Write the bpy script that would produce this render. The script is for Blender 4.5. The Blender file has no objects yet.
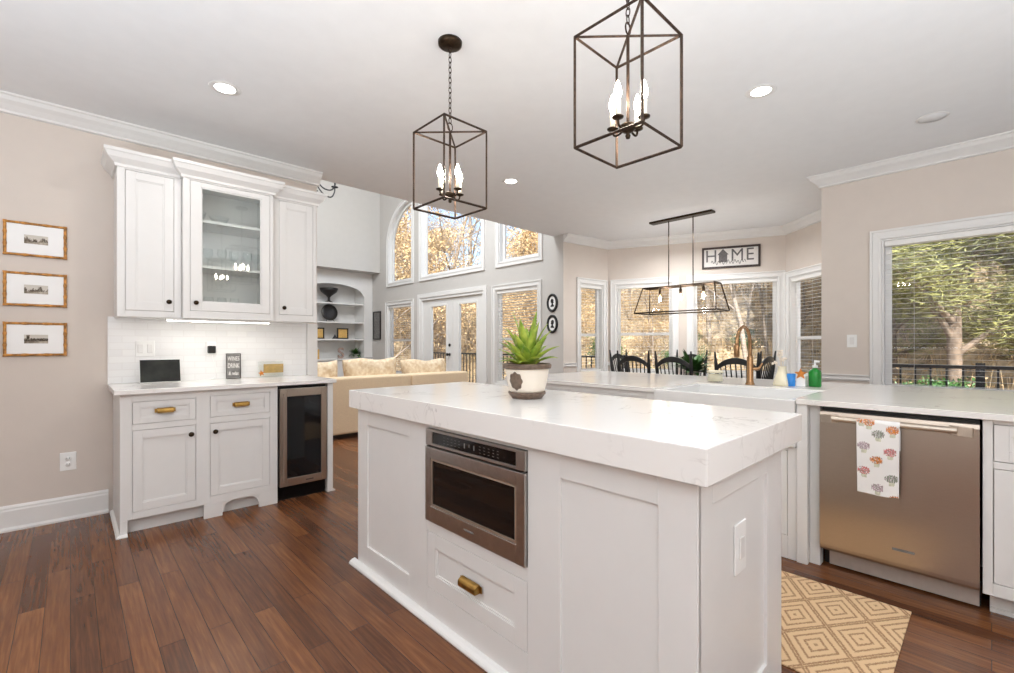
import bpy, bmesh, math, random
from mathutils import Vector, Matrix
SC = bpy.context.scene
COL = SC.collection
PI = math.pi

# ------------------------------------------------------------------ camera, world, lights, exposure
cam_d = bpy.data.cameras.new('camera'); cam = bpy.data.objects.new('camera', cam_d); COL.objects.link(cam)
cam.location = (0, 0, 1.22); cam.rotation_euler = (PI / 2, 0, math.radians(46.5 - 90))
cam_d.sensor_width = 36; cam_d.lens = 460 / 1014 * 36; cam_d.shift_y = 7.5 / 1014; cam_d.clip_start = .02; cam_d.clip_end = 500
SC.camera = cam
SC.view_settings.view_transform = 'Standard'; SC.view_settings.look = 'None'
SC.view_settings.gamma = 1; SC.view_settings.use_curve_mapping = False
SC.view_settings.exposure = 0.92
try:
    SC.cycles.use_denoising = True
    SC.cycles.max_bounces = 10; SC.cycles.diffuse_bounces = 6; SC.cycles.transparent_max_bounces = 24
    SC.cycles.sample_clamp_indirect = 6; SC.cycles.caustics_reflective = False; SC.cycles.caustics_refractive = False
except Exception:
    pass
W = bpy.data.worlds.new('sky'); SC.world = W; W.use_nodes = True
wn = W.node_tree.nodes; wl = W.node_tree.links
sky = wn.new('ShaderNodeTexSky'); sky.sky_type = 'NISHITA'; sky.sun_disc = False
sky.sun_elevation = math.radians(38); sky.sun_rotation = math.radians(215); sky.air_density = 1.0; sky.dust_density = 2.0
wl.new(sky.outputs[0], wn['Background'].inputs[0]); wn['Background'].inputs[1].default_value = 0.2

def lamp(name, kind, loc, energy, color=(1, 1, 1), size=1.0, size_y=None, target=None, shape=None, spread=None):
    d = bpy.data.lights.new(name, kind); o = bpy.data.objects.new(name, d); COL.objects.link(o)
    o.location = loc; d.energy = energy; d.color = color
    if kind == 'AREA':
        d.shape = shape or ('RECTANGLE' if size_y else 'SQUARE'); d.size = size
        if size_y: d.size_y = size_y
        if spread: d.spread = spread
    if target is not None:
        o.rotation_euler = (Vector(target) - Vector(loc)).to_track_quat('-Z', 'Y').to_euler()
    return o
sun = lamp('sun', 'SUN', (-10, -12, 20), 6.0, (1, .97, .93), target=(0, 0, 0)); sun.data.angle = .02
sun.rotation_euler = (Vector((.62, .45, -.62))).to_track_quat('-Z', 'Y').to_euler()
lamp('bounce_fill', 'AREA', (-1.2, 1.2, 1.15), 45, (.85, .925, 1), 1.6, 1.6, (-1.2, 1.2, 2.83))  # added fill facing up at the ceiling, not a fixture of the room
lamp('bounce_fill', 'AREA', (1.0, -1.15, 1.15), 52, (.85, .925, 1), 1.6, 1.6, (1.0, -1.15, 2.83))  # second upward fill, added to brighten the ceiling on the right
lamp('front_fill', 'AREA', (-1.6, -1.2, 2.2), 18, (.95, .975, 1), 1.8, 1.8, (1.6, 2.2, .6))  # added fill behind the camera, aimed across the island
lamp('living_room_fill', 'AREA', (2.6, 5.6, 5.0), 130, (.93, .97, 1), 2.4, 2.4, (4.2, 9.8, .8))  # invented area light high in the living room, added for brightness
lamp('nook_fill', 'AREA', (5.7, 2.7, 2.6), 16, (.93, .97, 1), 1.0, 1.0, (5.7, 2.7, 0))  # unseen area light below the bay ceiling, added to lift the nook

# ------------------------------------------------------------------ materials
def lin(c):
    out = []
    for x in c:
        x /= 255.0
        out.append(x / 12.92 if x <= .04045 else ((x + .055) / 1.055) ** 2.4)
    return (*out, 1)
def mat(name, rgb, rough=.5, metal=0., var=.03, scale=9., bump=0., bscale=60., emit=0., coat=0., stretch=None, spec=None, rgb2=None):
    m = bpy.data.materials.new(name); m.use_nodes = True
    N = m.node_tree.nodes; L = m.node_tree.links; b = N['Principled BSDF']
    tc = N.new('ShaderNodeTexCoord'); mp = N.new('ShaderNodeMapping'); L.new(tc.outputs['Object'], mp.inputs[0])
    if stretch: mp.inputs['Scale'].default_value = stretch
    nz = N.new('ShaderNodeTexNoise'); nz.inputs['Scale'].default_value = scale; nz.inputs['Detail'].default_value = 4
    L.new(mp.outputs[0], nz.inputs['Vector'])
    rp = N.new('ShaderNodeValToRGB'); c = lin(rgb)
    if rgb2:
        rp.color_ramp.elements[0].color = lin(rgb2); rp.color_ramp.elements[1].color = c
    else:
        rp.color_ramp.elements[0].color = (*[max(0, x * (1 - var)) for x in c[:3]], 1)
        rp.color_ramp.elements[1].color = (*[min(1, x * (1 + var)) for x in c[:3]], 1)
    rp.color_ramp.elements[0].position = .35; rp.color_ramp.elements[1].position = .65
    L.new(nz.outputs[0], rp.inputs[0]); L.new(rp.outputs[0], b.inputs['Base Color'])
    b.inputs['Roughness'].default_value = rough; b.inputs['Metallic'].default_value = metal
    if spec is not None: b.inputs['Specular IOR Level'].default_value = spec
    if coat: b.inputs['Coat Weight'].default_value = coat; b.inputs['Coat Roughness'].default_value = .08
    if emit:
        L.new(rp.outputs[0], b.inputs['Emission Color']); b.inputs['Emission Strength'].default_value = emit
    if bump:
        n2 = N.new('ShaderNodeTexNoise'); n2.inputs['Scale'].default_value = bscale; n2.inputs['Detail'].default_value = 3
        L.new(mp.outputs[0], n2.inputs['Vector'])
        bp = N.new('ShaderNodeBump'); bp.inputs['Strength'].default_value = bump; bp.inputs['Distance'].default_value = .01
        L.new(n2.outputs[0], bp.inputs['Height']); L.new(bp.outputs[0], b.inputs['Normal'])
    return m
def math_node(N, L, op, a, b=None, clamp=False):
    n = N.new('ShaderNodeMath'); n.operation = op; n.use_clamp = clamp
    for i, x in enumerate((a, b)):
        if x is None: continue
        if isinstance(x, (int, float)): n.inputs[i].default_value = x
        else: L.new(x, n.inputs[i])
    return n.outputs[0]
def glass(name, tint=(255, 255, 255), refl=.06, rough=.0):
    m = bpy.data.materials.new(name); m.use_nodes = True
    N = m.node_tree.nodes; L = m.node_tree.links; N.remove(N['Principled BSDF'])
    t = N.new('ShaderNodeBsdfTransparent'); t.inputs[0].default_value = lin(tint)
    g = N.new('ShaderNodeBsdfGlossy'); g.inputs['Roughness'].default_value = rough
    fr = N.new('ShaderNodeLayerWeight'); fr.inputs[0].default_value = .5
    fac = math_node(N, L, 'ADD', math_node(N, L, 'MULTIPLY', math_node(N, L, 'POWER', fr.outputs['Facing'], 4.0), .55), refl)
    mx = N.new('ShaderNodeMixShader'); L.new(fac, mx.inputs[0]); L.new(t.outputs[0], mx.inputs[1]); L.new(g.outputs[0], mx.inputs[2])
    L.new(mx.outputs[0], N['Material Output'].inputs[0])
    return m
def floor_mat():
    m = mat('oak_floor', (120, 80, 55), .27, 0, spec=.4); N = m.node_tree.nodes; L = m.node_tree.links; b = N['Principled BSDF']
    tc = N.new('ShaderNodeTexCoord'); sp = N.new('ShaderNodeSeparateXYZ'); L.new(tc.outputs['Object'], sp.inputs[0])
    cb = N.new('ShaderNodeCombineXYZ'); L.new(sp.outputs[1], cb.inputs[0]); L.new(sp.outputs[0], cb.inputs[1])
    br = N.new('ShaderNodeTexBrick'); L.new(cb.outputs[0], br.inputs['Vector'])
    br.inputs['Scale'].default_value = 1; br.inputs['Brick Width'].default_value = 1.15; br.inputs['Row Height'].default_value = .086
    br.inputs['Mortar Size'].default_value = .0012; br.inputs['Mortar Smooth'].default_value = .3; br.inputs['Bias'].default_value = 0
    br.offset = .37; br.offset_frequency = 2; br.squash = 1
    br.inputs['Color1'].default_value = (0, 0, 0, 1); br.inputs['Color2'].default_value = (1, 1, 1, 1); br.inputs['Mortar'].default_value = (.5, .5, .5, 1)
    # long grain
    mp = N.new('ShaderNodeMapping'); mp.inputs['Scale'].default_value = (52, 2.6, 1)
    ad = N.new('ShaderNodeVectorMath'); ad.operation = 'MULTIPLY_ADD'; L.new(br.outputs[0], ad.inputs[0]); ad.inputs[1].default_value = (3, 7, 2); L.new(tc.outputs['Object'], ad.inputs[2])
    L.new(ad.outputs[0], mp.inputs[0])
    nz = N.new('ShaderNodeTexNoise'); nz.inputs['Scale'].default_value = 1.6; nz.inputs['Detail'].default_value = 7; nz.inputs['Roughness'].default_value = .55; nz.inputs['Distortion'].default_value = .35
    L.new(mp.outputs[0], nz.inputs['Vector'])
    v = math_node(N, L, 'ADD', math_node(N, L, 'MULTIPLY', br.outputs[0], .34), math_node(N, L, 'MULTIPLY', nz.outputs[0], .78))
    rp = N.new('ShaderNodeValToRGB'); cr = rp.color_ramp
    cr.elements[0].position = .08; cr.elements[0].color = lin((56, 33, 22)); cr.elements[1].position = .95; cr.elements[1].color = lin((152, 100, 60))
    e = cr.elements.new(.42); e.color = lin((92, 56, 36)); e = cr.elements.new(.66); e.color = lin((118, 74, 45))
    L.new(v, rp.inputs[0])
    mx = N.new('ShaderNodeMix'); mx.data_type = 'RGBA'; L.new(br.outputs['Fac'], mx.inputs[0]); L.new(rp.outputs[0], mx.inputs[6]); mx.inputs[7].default_value = lin((40, 24, 17))
    L.new(mx.outputs[2], b.inputs['Base Color'])
    return m
def quartz_mat():
    m = mat('quartz', (238, 236, 233), .16, 0); N = m.node_tree.nodes; L = m.node_tree.links; b = N['Principled BSDF']
    tc = N.new('ShaderNodeTexCoord')
    nz = N.new('ShaderNodeTexNoise'); nz.inputs['Scale'].default_value = 5; nz.inputs['Detail'].default_value = 6; nz.inputs['Distortion'].default_value = 1.5; L.new(tc.outputs['Object'], nz.inputs['Vector'])
    a = math_node(N, L, 'ABSOLUTE', math_node(N, L, 'SUBTRACT', nz.outputs[0], .5))
    rp = N.new('ShaderNodeValToRGB'); rp.color_ramp.elements[0].position = 0; rp.color_ramp.elements[0].color = (1, 1, 1, 1); rp.color_ramp.elements[1].position = .022; rp.color_ramp.elements[1].color = (0, 0, 0, 1)
    L.new(a, rp.inputs[0])
    n2 = N.new('ShaderNodeTexNoise'); n2.inputs['Scale'].default_value = 4.2; L.new(tc.outputs['Object'], n2.inputs['Vector'])
    k = math_node(N, L, 'MULTIPLY', rp.outputs[0], math_node(N, L, 'MULTIPLY', math_node(N, L, 'SUBTRACT', n2.outputs[0], .5, True), 4.0, True))
    mx = N.new('ShaderNodeMix'); mx.data_type = 'RGBA'; L.new(k, mx.inputs[0]); mx.inputs[6].default_value = lin((238, 236, 233)); mx.inputs[7].default_value = lin((186, 182, 178))
    L.new(mx.outputs[2], b.inputs['Base Color']); return m
def tile_mat():
    m = mat('white_brick_tile', (236, 236, 235), .18); N = m.node_tree.nodes; L = m.node_tree.links; b = N['Principled BSDF']
    tc = N.new('ShaderNodeTexCoord'); sp = N.new('ShaderNodeSeparateXYZ'); L.new(tc.outputs['Object'], sp.inputs[0])
    cb = N.new('ShaderNodeCombineXYZ'); L.new(sp.outputs[0], cb.inputs[0]); L.new(sp.outputs[2], cb.inputs[1])
    br = N.new('ShaderNodeTexBrick'); L.new(cb.outputs[0], br.inputs['Vector']); br.inputs['Scale'].default_value = 1
    br.inputs['Brick Width'].default_value = .15; br.inputs['Row Height'].default_value = .05; br.inputs['Mortar Size'].default_value = .003
    br.inputs['Color1'].default_value = lin((238, 238, 237)); br.inputs['Color2'].default_value = lin((232, 232, 232)); br.inputs['Mortar'].default_value = lin((230, 229, 228))
    L.new(br.outputs[0], b.inputs['Base Color'])
    bp = N.new('ShaderNodeBump'); bp.inputs['Strength'].default_value = .14; bp.inputs['Distance'].default_value = .002; bp.invert = True
    L.new(br.outputs['Fac'], bp.inputs['Height']); L.new(bp.outputs[0], b.inputs['Normal']); return m
def rug_mat():
    m = mat('jute_rug', (214, 176, 128), .95); N = m.node_tree.nodes; L = m.node_tree.links; b = N['Principled BSDF']
    tc = N.new('ShaderNodeTexCoord'); sp = N.new('ShaderNodeSeparateXYZ'); L.new(tc.outputs['Object'], sp.inputs[0])
    u = math_node(N, L, 'DIVIDE', sp.outputs[0], .352); v = math_node(N, L, 'DIVIDE', sp.outputs[1], .238)
    def cell(x):
        f = math_node(N, L, 'ABSOLUTE', math_node(N, L, 'SUBTRACT', math_node(N, L, 'FRACT', math_node(N, L, 'ADD', x, 100.5)), .5)); return f
    d = math_node(N, L, 'MAXIMUM', cell(math_node(N, L, 'ADD', u, v)), cell(math_node(N, L, 'SUBTRACT', u, v)))
    w = math_node(N, L, 'SINE', math_node(N, L, 'ADD', math_node(N, L, 'MULTIPLY', d, 2 * PI * 6.5), 1.2))
    nz = N.new('ShaderNodeTexNoise'); nz.inputs['Scale'].default_value = 170; L.new(tc.outputs['Object'], nz.inputs['Vector'])
    w2 = math_node(N, L, 'ADD', w, math_node(N, L, 'MULTIPLY', math_node(N, L, 'SUBTRACT', nz.outputs[0], .5), 2.2))
    rp = N.new('ShaderNodeValToRGB'); rp.color_ramp.elements[0].position = .25; rp.color_ramp.elements[0].color = lin((226, 194, 152)); rp.color_ramp.elements[1].position = .95; rp.color_ramp.elements[1].color = lin((166, 126, 92))
    L.new(w2, rp.inputs[0]); L.new(rp.outputs[0], b.inputs['Base Color'])
    bp = N.new('ShaderNodeBump'); bp.inputs['Strength'].default_value = .5; bp.inputs['Distance'].default_value = .004; L.new(nz.outputs[0], bp.inputs['Height']); L.new(bp.outputs[0], b.inputs['Normal']); return m
def steel_mat(name, rgb, rough, st):
    m = mat(name, rgb, rough, 1.0, var=.05, scale=40, stretch=st); N = m.node_tree.nodes; b = N['Principled BSDF']
    b.inputs['Anisotropic'].default_value = .6; return m

M = dict(
    wall=mat('greige_paint', (214, 204, 195), .85, var=.01), gwall=mat('grey_paint', (200, 197, 193), .85, var=.01),
    ceil=mat('ceiling_paint', (233, 234, 235), .9, var=.01), trim=mat('trim_paint', (228, 227, 225), .4, var=.01),
    cab=mat('cabinet_paint', (226, 225, 223), .35, var=.008), gap=mat('cabinet_interior', (110, 105, 100), .8),
    floor=floor_mat(), quartz=quartz_mat(), tile=tile_mat(), rug=rug_mat(),
    brass=mat('aged_brass', (178, 142, 78), .34, 1, var=.15, scale=30), bronze=mat('dark_bronze', (58, 46, 34), .4, .9, var=.3, scale=60),
    rust=mat('rubbed_bronze', (60, 45, 35), .5, .6, var=.5, scale=70), champagne=mat('champagne_bronze', (168, 132, 96), .25, 1, var=.05),
    steel=steel_mat('brushed_steel', (196, 184, 172), .3, (1, 1, 60)), steel2=steel_mat('brushed_steel_trim', (190, 187, 184), .32, (60, 1, 1)),
    black=mat('black_plastic', (16, 16, 17), .35), blackglass=mat('black_glass', (9, 8, 9), .06, spec=.6), blackpaint=mat('black_painted_wood', (24, 25, 27), .4, var=.2),
    white=mat('white_plastic', (240, 240, 238), .4), glass=glass('window_glass', refl=.02), clear=glass('clear_glass', (252, 254, 253), .06), coolglass=mat('tinted_cooler_glass', (12, 16, 20), .05, spec=.6),
    bulb=mat('lit_bulb', (255, 240, 222), .4, emit=80), filament=mat('lit_filament', (255, 190, 110), .4, emit=30), downlight=mat('lit_downlight', (255, 250, 240), .4, emit=8),
    candle=mat('candle_sleeve', (238, 228, 205), .6), frame=mat('gilt_bamboo', (178, 124, 58), .45, .2, var=.45, scale=45), matboard=mat('mat_board', (243, 243, 242), .8, var=.01),
    sofa=mat('tan_linen', (230, 208, 176), .9, var=.05, scale=120, bump=.15, bscale=300), pillow=mat('mottled_tan_fabric', (234, 218, 192), .9, var=.0, rgb2=(208, 182, 148), scale=22, bump=.1, bscale=200),
    leaf=mat('plant_leaf', (178, 192, 78), .4, var=.0, rgb2=(104, 142, 40), scale=20), leafd=mat('dark_leaf', (62, 100, 48), .45, var=.3, scale=20), soil=mat('soil', (60, 44, 32), .95, var=.3, scale=80, bump=.5),
    pot=mat('cream_ceramic', (232, 222, 208), .35, var=.02), brown=mat('brown_glaze', (104, 86, 72), .45, var=.25, scale=60), slat=mat('blind_slat', (238, 237, 234), .5, var=.01),
    linen=mat('towel_cotton', (240, 239, 237), .9, var=.02, bump=.2, bscale=400), darkwood=mat('dark_wood', (58, 44, 40), .5, var=.2, scale=30), sign=mat('sign_face', (226, 222, 218), .7, var=.03), ink=mat('grey_ink', (104, 100, 100), .8, var=.15, scale=40),
    wax=mat('cream_wax', (240, 232, 204), .5, var=.02), blueglass=mat('blue_glass', (50, 140, 225), .12, var=.2), greenglass=mat('green_bottle_plastic', (22, 128, 44), .15, var=.25), star=mat('orange_starfish', (206, 128, 52), .7, var=.2, scale=50), tan=mat('tan_card', (206, 166, 96), .7, var=.12, scale=25),
    porcelain=mat('white_fireclay', (230, 230, 229), .12, var=.005), deck=mat('deck_boards', (136, 122, 108), .8, var=.1), iron=mat('black_iron', (22, 22, 24), .5),
    bark=mat('grey_bark', (140, 128, 114), .9, var=.3, scale=6), pinebark=mat('pine_bark', (112, 98, 84), .9, var=.3, scale=6), litter=mat('leaf_litter', (190, 172, 142), .95, var=.0, rgb2=(124, 108, 84), scale=1.4, bump=.6, bscale=6),
    beech=mat('golden_leaves', (208, 184, 140), .8, var=.0, rgb2=(168, 138, 98), scale=3), needle=mat('pine_needles', (158, 158, 94), .8, var=.0, rgb2=(98, 102, 70), scale=2.2), olive=mat('olive_brush', (148, 140, 98), .85, var=.2, scale=2), brush=mat('tan_brush', (188, 164, 126), .9, var=.2, scale=3),
    grey=mat('weathered_grey', (120, 118, 116), .8, var=.25, scale=25), ebony=mat('ebony_finish', (34, 30, 28), .4, var=.3, scale=30), sepia=mat('sepia_print', (190, 180, 164), .8, var=.0, rgb2=(84, 70, 56), scale=26), sepiad=mat('sepia_dark', (70, 60, 48), .8, var=.2, scale=40), letter=mat('weathered_letter', (158, 134, 124), .8, var=.2, scale=40),
    pink=mat('pink_blooms', (206, 120, 118), .9, var=.25, scale=120), orange=mat('orange_blooms', (214, 128, 48), .9, var=.25, scale=120), lilac=mat('lilac_blooms', (180, 160, 168), .9, var=.2, scale=120), greyb=mat('grey_foliage', (136, 142, 128), .9, var=.25, scale=120), potm=mat('painted_pot', (206, 206, 186), .9, var=.15, scale=90),
    handle=mat('satin_handle', (206, 194, 180), .35, .8, var=.03, scale=30), toe=mat('satin_steel', (196, 186, 178), .5, .35, var=.04, scale=30), screen=mat('dark_screen', (24, 22, 21), .3, spec=.2, var=.0, rgb2=(44, 46, 40), scale=9), flower=mat('dried_white_flowers', (238, 228, 214), .9, var=.1, scale=30), crystal=glass('crystal', (253, 254, 254), .035))

# ------------------------------------------------------------------ mesh builder
ORG = {}
class Fr:      # a vertical face: a runs along it, n points out of it into the room (to the right of a)
    def __init__(s, o, d):
        s.o = Vector((o[0], o[1])); s.d = Vector((d[0], d[1])).normalized(); s.n = Vector((s.d.y, -s.d.x))
    def p(s, a, n, z):
        q = s.o + s.d * a + s.n * n; return (q.x, q.y, z)
class MB:
    def __init__(s): s.v = []; s.f = []; s.m = []; s.s = []
    def add(s, vs, fs, mi=0, sm=False):
        b = len(s.v); s.v += [tuple(x) for x in vs]
        for f in fs: s.f.append([b + i for i in f]); s.m.append(mi); s.s.append(sm)
    def hexa(s, p, mi=0):
        s.add(p, [(0, 3, 2, 1), (4, 5, 6, 7), (0, 1, 5, 4), (1, 2, 6, 5), (2, 3, 7, 6), (3, 0, 4, 7)], mi)
    def box(s, x0, x1, y0, y1, z0, z1, mi=0):
        s.hexa([(x0, y0, z0), (x1, y0, z0), (x1, y1, z0), (x0, y1, z0), (x0, y0, z1), (x1, y0, z1), (x1, y1, z1), (x0, y1, z1)], mi); return s
    def fbox(s, F, a0, a1, n0, n1, z0, z1, mi=0):
        s.hexa([F.p(a0, n0, z0), F.p(a1, n0, z0), F.p(a1, n1, z0), F.p(a0, n1, z0), F.p(a0, n0, z1), F.p(a1, n0, z1), F.p(a1, n1, z1), F.p(a0, n1, z1)], mi); return s
    def prism(s, poly, ext, mi=0, sm=False):
        n = len(poly); e = Vector(ext); a = [Vector(p) for p in poly]
        s.add(a + [p + e for p in a], [tuple(range(n - 1, -1, -1)), tuple(range(n, 2 * n))] , mi)
        s.add(a + [p + e for p in a], [(i, (i + 1) % n, n + (i + 1) % n, n + i) for i in range(n)], mi, sm); return s
    def tube(s, pts, r, n=8, mi=0, closed=False, sm=True):
        pts = [Vector(p) for p in pts]; k = len(pts); rs = r if isinstance(r, (list, tuple)) else [r] * k
        vs = []; up = None
        for i in range(k):
            if closed: t = pts[(i + 1) % k] - pts[i - 1]
            else: t = pts[min(i + 1, k - 1)] - pts[max(i - 1, 0)]
            t.normalize()
            if up is None: up = Vector((0, 0, 1)) if abs(t.z) < .9 else Vector((1, 0, 0))
            x = up - t * up.dot(t); x.normalize(); y = t.cross(x); up = x
            vs += [pts[i] + (x * math.cos(2 * PI * j / n) + y * math.sin(2 * PI * j / n)) * rs[i] for j in range(n)]
        fs = []
        for i in range(k if closed else k - 1):
            a = i * n; b = ((i + 1) % k) * n
            fs += [(a + j, a + (j + 1) % n, b + (j + 1) % n, b + j) for j in range(n)]
        s.add(vs, fs, mi, sm)
        if not closed: s.add(vs[:n], [tuple(range(n - 1, -1, -1))], mi); s.add(vs[-n:], [tuple(range(n))], mi)
        return s
    def lathe(s, prof, c=(0, 0, 0), n=28, mi=0, axis=None, sm=True):
        c = Vector(c); R = Matrix.Identity(3)
        if axis is not None: R = Vector(axis).to_track_quat('Z', 'Y').to_matrix()
        vs = []; fs = []
        for (r, z) in prof: vs += [c + R @ Vector((max(r, 1e-5) * math.cos(2 * PI * j / n), max(r, 1e-5) * math.sin(2 * PI * j / n), z)) for j in range(n)]
        for i in range(len(prof) - 1): fs += [(i * n + j, i * n + (j + 1) % n, (i + 1) * n + (j + 1) % n, (i + 1) * n + j) for j in range(n)]
        s.add(vs, fs, mi, sm); return s
    def ell(s, c, rx, ry, rz, n=16, mi=0, rot=None):
        vs = []; fs = []; k = n // 2
        for i in range(k + 1):
            th = PI * i / k; 
            for j in range(n):
                p = Vector((rx * math.sin(th) * math.cos(2 * PI * j / n), ry * math.sin(th) * math.sin(2 * PI * j / n), rz * math.cos(th)))
                if rot is not None: p = rot @ p
                vs.append(Vector(c) + p)
        for i in range(k): fs += [(i * n + j, (i + 1) * n + j, (i + 1) * n + (j + 1) % n, i * n + (j + 1) % n) for j in range(n)]
        s.add(vs, fs, mi, True); return s
    def sweep(s, path, prof, mi=0, cap=True):      # prof: (offset to the right, z) closed section
        P = [Vector(p) for p in path]; k = len(P); m = len(prof); vs = []
        for i in range(k):
            d0 = (P[i] - P[i - 1]).normalized() if i else None; d1 = (P[i + 1] - P[i]).normalized() if i < k - 1 else None
            n0 = Vector((d0.y, -d0.x)) if d0 else None; n1 = Vector((d1.y, -d1.x)) if d1 else None
            if n0 is None: o = n1
            elif n1 is None: o = n0
            else: o = (n0 + n1) / (1 + n0.dot(n1))
            vs += [(P[i].x + o.x * q[0], P[i].y + o.y * q[0], q[1]) for q in prof]
        fs = [(i * m + j, i * m + (j + 1) % m, (i + 1) * m + (j + 1) % m, (i + 1) * m + j) for i in range(k - 1) for j in range(m)]
        s.add(vs, fs, mi)
        if cap: s.add(vs[:m], [tuple(range(m))], mi); s.add(vs[-m:], [tuple(range(m - 1, -1, -1))], mi)
        return s
    def holes(s, F, a0, a1, z0, z1, n0, n1, hs, mi=0):     # a slab on the face with rectangular holes (a0,a1,z0,z1)
        A = sorted({a0, a1, *[x for h in hs for x in h[:2]]}); Z = sorted({z0, z1, *[x for h in hs for x in h[2:]]})
        for i in range(len(A) - 1):
            run = None
            for j in range(len(Z) - 1):
                ca, cz = (A[i] + A[i + 1]) / 2, (Z[j] + Z[j + 1]) / 2
                inside = any(h[0] < ca < h[1] and h[2] < cz < h[3] for h in hs)
                if not inside: run = (run[0], Z[j + 1]) if run else (Z[j], Z[j + 1])
                if (inside or j == len(Z) - 2) and run: s.fbox(F, A[i], A[i + 1], n0, n1, run[0], run[1], mi); run = None
        return s
    def build(s, name, mats, parent=None, org=None, bevel=0., seg=2, subsurf=0, recalc=True, label=None):
        if not isinstance(mats, (list, tuple)): mats = [mats]
        me = bpy.data.meshes.new(name)
        o = bpy.data.objects.new(name, me); COL.objects.link(o)
        if parent is not None: org = ORG[parent.name]; o.parent = parent
        elif org is None:
            xs = [v[0] for v in s.v]; ys = [v[1] for v in s.v]; zs = [v[2] for v in s.v]
            org = Vector(((min(xs) + max(xs)) / 2, (min(ys) + max(ys)) / 2, min(zs)))
        org = Vector(org); ORG[o.name] = org
        if parent is None: o.location = org
        me.from_pydata([Vector(v) - org for v in s.v], [], s.f)
        for mm in mats: me.materials.append(M[mm] if isinstance(mm, str) else mm)
        for p, mi, sm in zip(me.polygons, s.m, s.s): p.material_index = mi; p.use_smooth = sm
        if recalc:
            bm = bmesh.new(); bm.from_mesh(me); bmesh.ops.remove_doubles(bm, verts=bm.verts, dist=1e-6) if subsurf else None
            bmesh.ops.recalc_face_normals(bm, faces=bm.faces); bm.to_mesh(me); bm.free()
        me.update()
        if bevel:
            b = o.modifiers.new('edge', 'BEVEL'); b.width = bevel; b.segments = seg; b.limit_method = 'ANGLE'; b.angle_limit = math.radians(40)
        if subsurf:
            b = o.modifiers.new('smooth', 'SUBSURF'); b.levels = subsurf; b.render_levels = subsurf
        if label: o['label'] = label
        return o
def tag(o, label, cat, group=None, kind=None):
    o['label'] = label; o['category'] = cat
    if group: o['group'] = group
    if kind: o['kind'] = kind
    return o
def struct(o, label=None):
    o['kind'] = 'structure'
    if label: o['label'] = label
    return o
def root(name, label, cat, loc, group=None, kind=None):
    o = bpy.data.objects.new(name, None); COL.objects.link(o); o.location = loc; o.empty_display_size = .1; ORG[o.name] = Vector(loc)
    return tag(o, label, cat, group, kind)
def dup(src, loc=None, rz=None, label=None, group=None, scale=None):
    def cp(o, par):
        c = o.copy(); COL.objects.link(c)
        if par is not None: c.parent = par
        for ch in kids.get(o.name, []): cp(ch, c)
        return c
    kids = {}
    for o in list(COL.objects):
        if o.parent is not None: kids.setdefault(o.parent.name, []).append(o)
    r = cp(src, None)
    if loc is not None: r.location = loc
    if rz is not None: r.rotation_euler = (0, 0, rz)
    if label: r['label'] = label
    if group: r['group'] = group
    if scale: r.scale = (scale,) * 3
    return r
def shaker(mb, F, a0, a1, z0, z1, n=0., t=.02, rail=.06, rec=.009, mi=0, bead=True):
    r = rail
    mb.fbox(F, a0, a0 + r, n - t, n, z0, z1, mi); mb.fbox(F, a1 - r, a1, n - t, n, z0, z1, mi)
    mb.fbox(F, a0 + r, a1 - r, n - t, n, z0, z0 + r, mi); mb.fbox(F, a0 + r, a1 - r, n - t, n, z1 - r, z1, mi)
    mb.fbox(F, a0 + r, a1 - r, n - t, n - rec, z0 + r, z1 - r, mi)
    if bead:
        b = .008
        for (x0, x1, y0, y1) in ((a0 + r, a0 + r + b, z0 + r, z1 - r), (a1 - r - b, a1 - r, z0 + r, z1 - r), (a0 + r + b, a1 - r - b, z0 + r, z0 + r + b), (a0 + r + b, a1 - r - b, z1 - r - b, z1 - r)):
            mb.fbox(F, x0, x1, n - rec, n - rec * .45, y0, y1, mi)
    return mb
def knob(F, a, z, n, parent):
    mb = MB(); q = F.p(a, n, z); ax = (F.n.x, F.n.y, 0)
    mb.lathe([(.0, 0), (.008, 0), (.006, .006), (.006, .014), (.0155, .018), (.0165, .024), (.012, .03), (0, .032)], q, 18, axis=ax)
    return mb.build('knob', 'bronze', parent)
def cup_pull(F, a, z, n, parent, w=.1, m='brass'):
    mb = MB(); k = 8
    # hood: outer shell swept across the width
    pts = [(n, z + .018)] + [(n + .026 * math.sin(PI * i / k * .5), z + .018 * math.cos(PI * i / k * .5)) for i in range(1, k + 1)] + [(n + .026, z - .014), (n + .022, z - .014)] + [(n + .022 * math.sin(PI * i / k * .5), z + .014 * math.cos(PI * i / k * .5)) for i in range(k, 0, -1)] + [(n, z + .014)]
    poly = [F.p(a - w / 2, q[0], q[1]) for q in pts]; e = Vector(F.p(a + w / 2, 0, 0)) - Vector(F.p(a - w / 2, 0, 0))
    mb.prism(poly, e)
    for sgn in (-1, 1):
        pe = [(n, z + .018)] + [(n + .026 * math.sin(PI * i / k * .5), z + .018 * math.cos(PI * i / k * .5)) for i in range(1, k + 1)] + [(n + .026, z - .014), (n, z - .014)]
        mb.prism([F.p(a + sgn * w / 2 - .0015, q[0], q[1]) for q in pe], Vector(F.p(.003, 0, 0)) - Vector(F.p(0, 0, 0)))
        mb.fbox(F, a + sgn * (w / 2 + .006) - .008, a + sgn * (w / 2 + .006) + .008, n, n + .002, z - .012, z + .014)
    return mb.build('cup_pull', m, parent)
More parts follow.
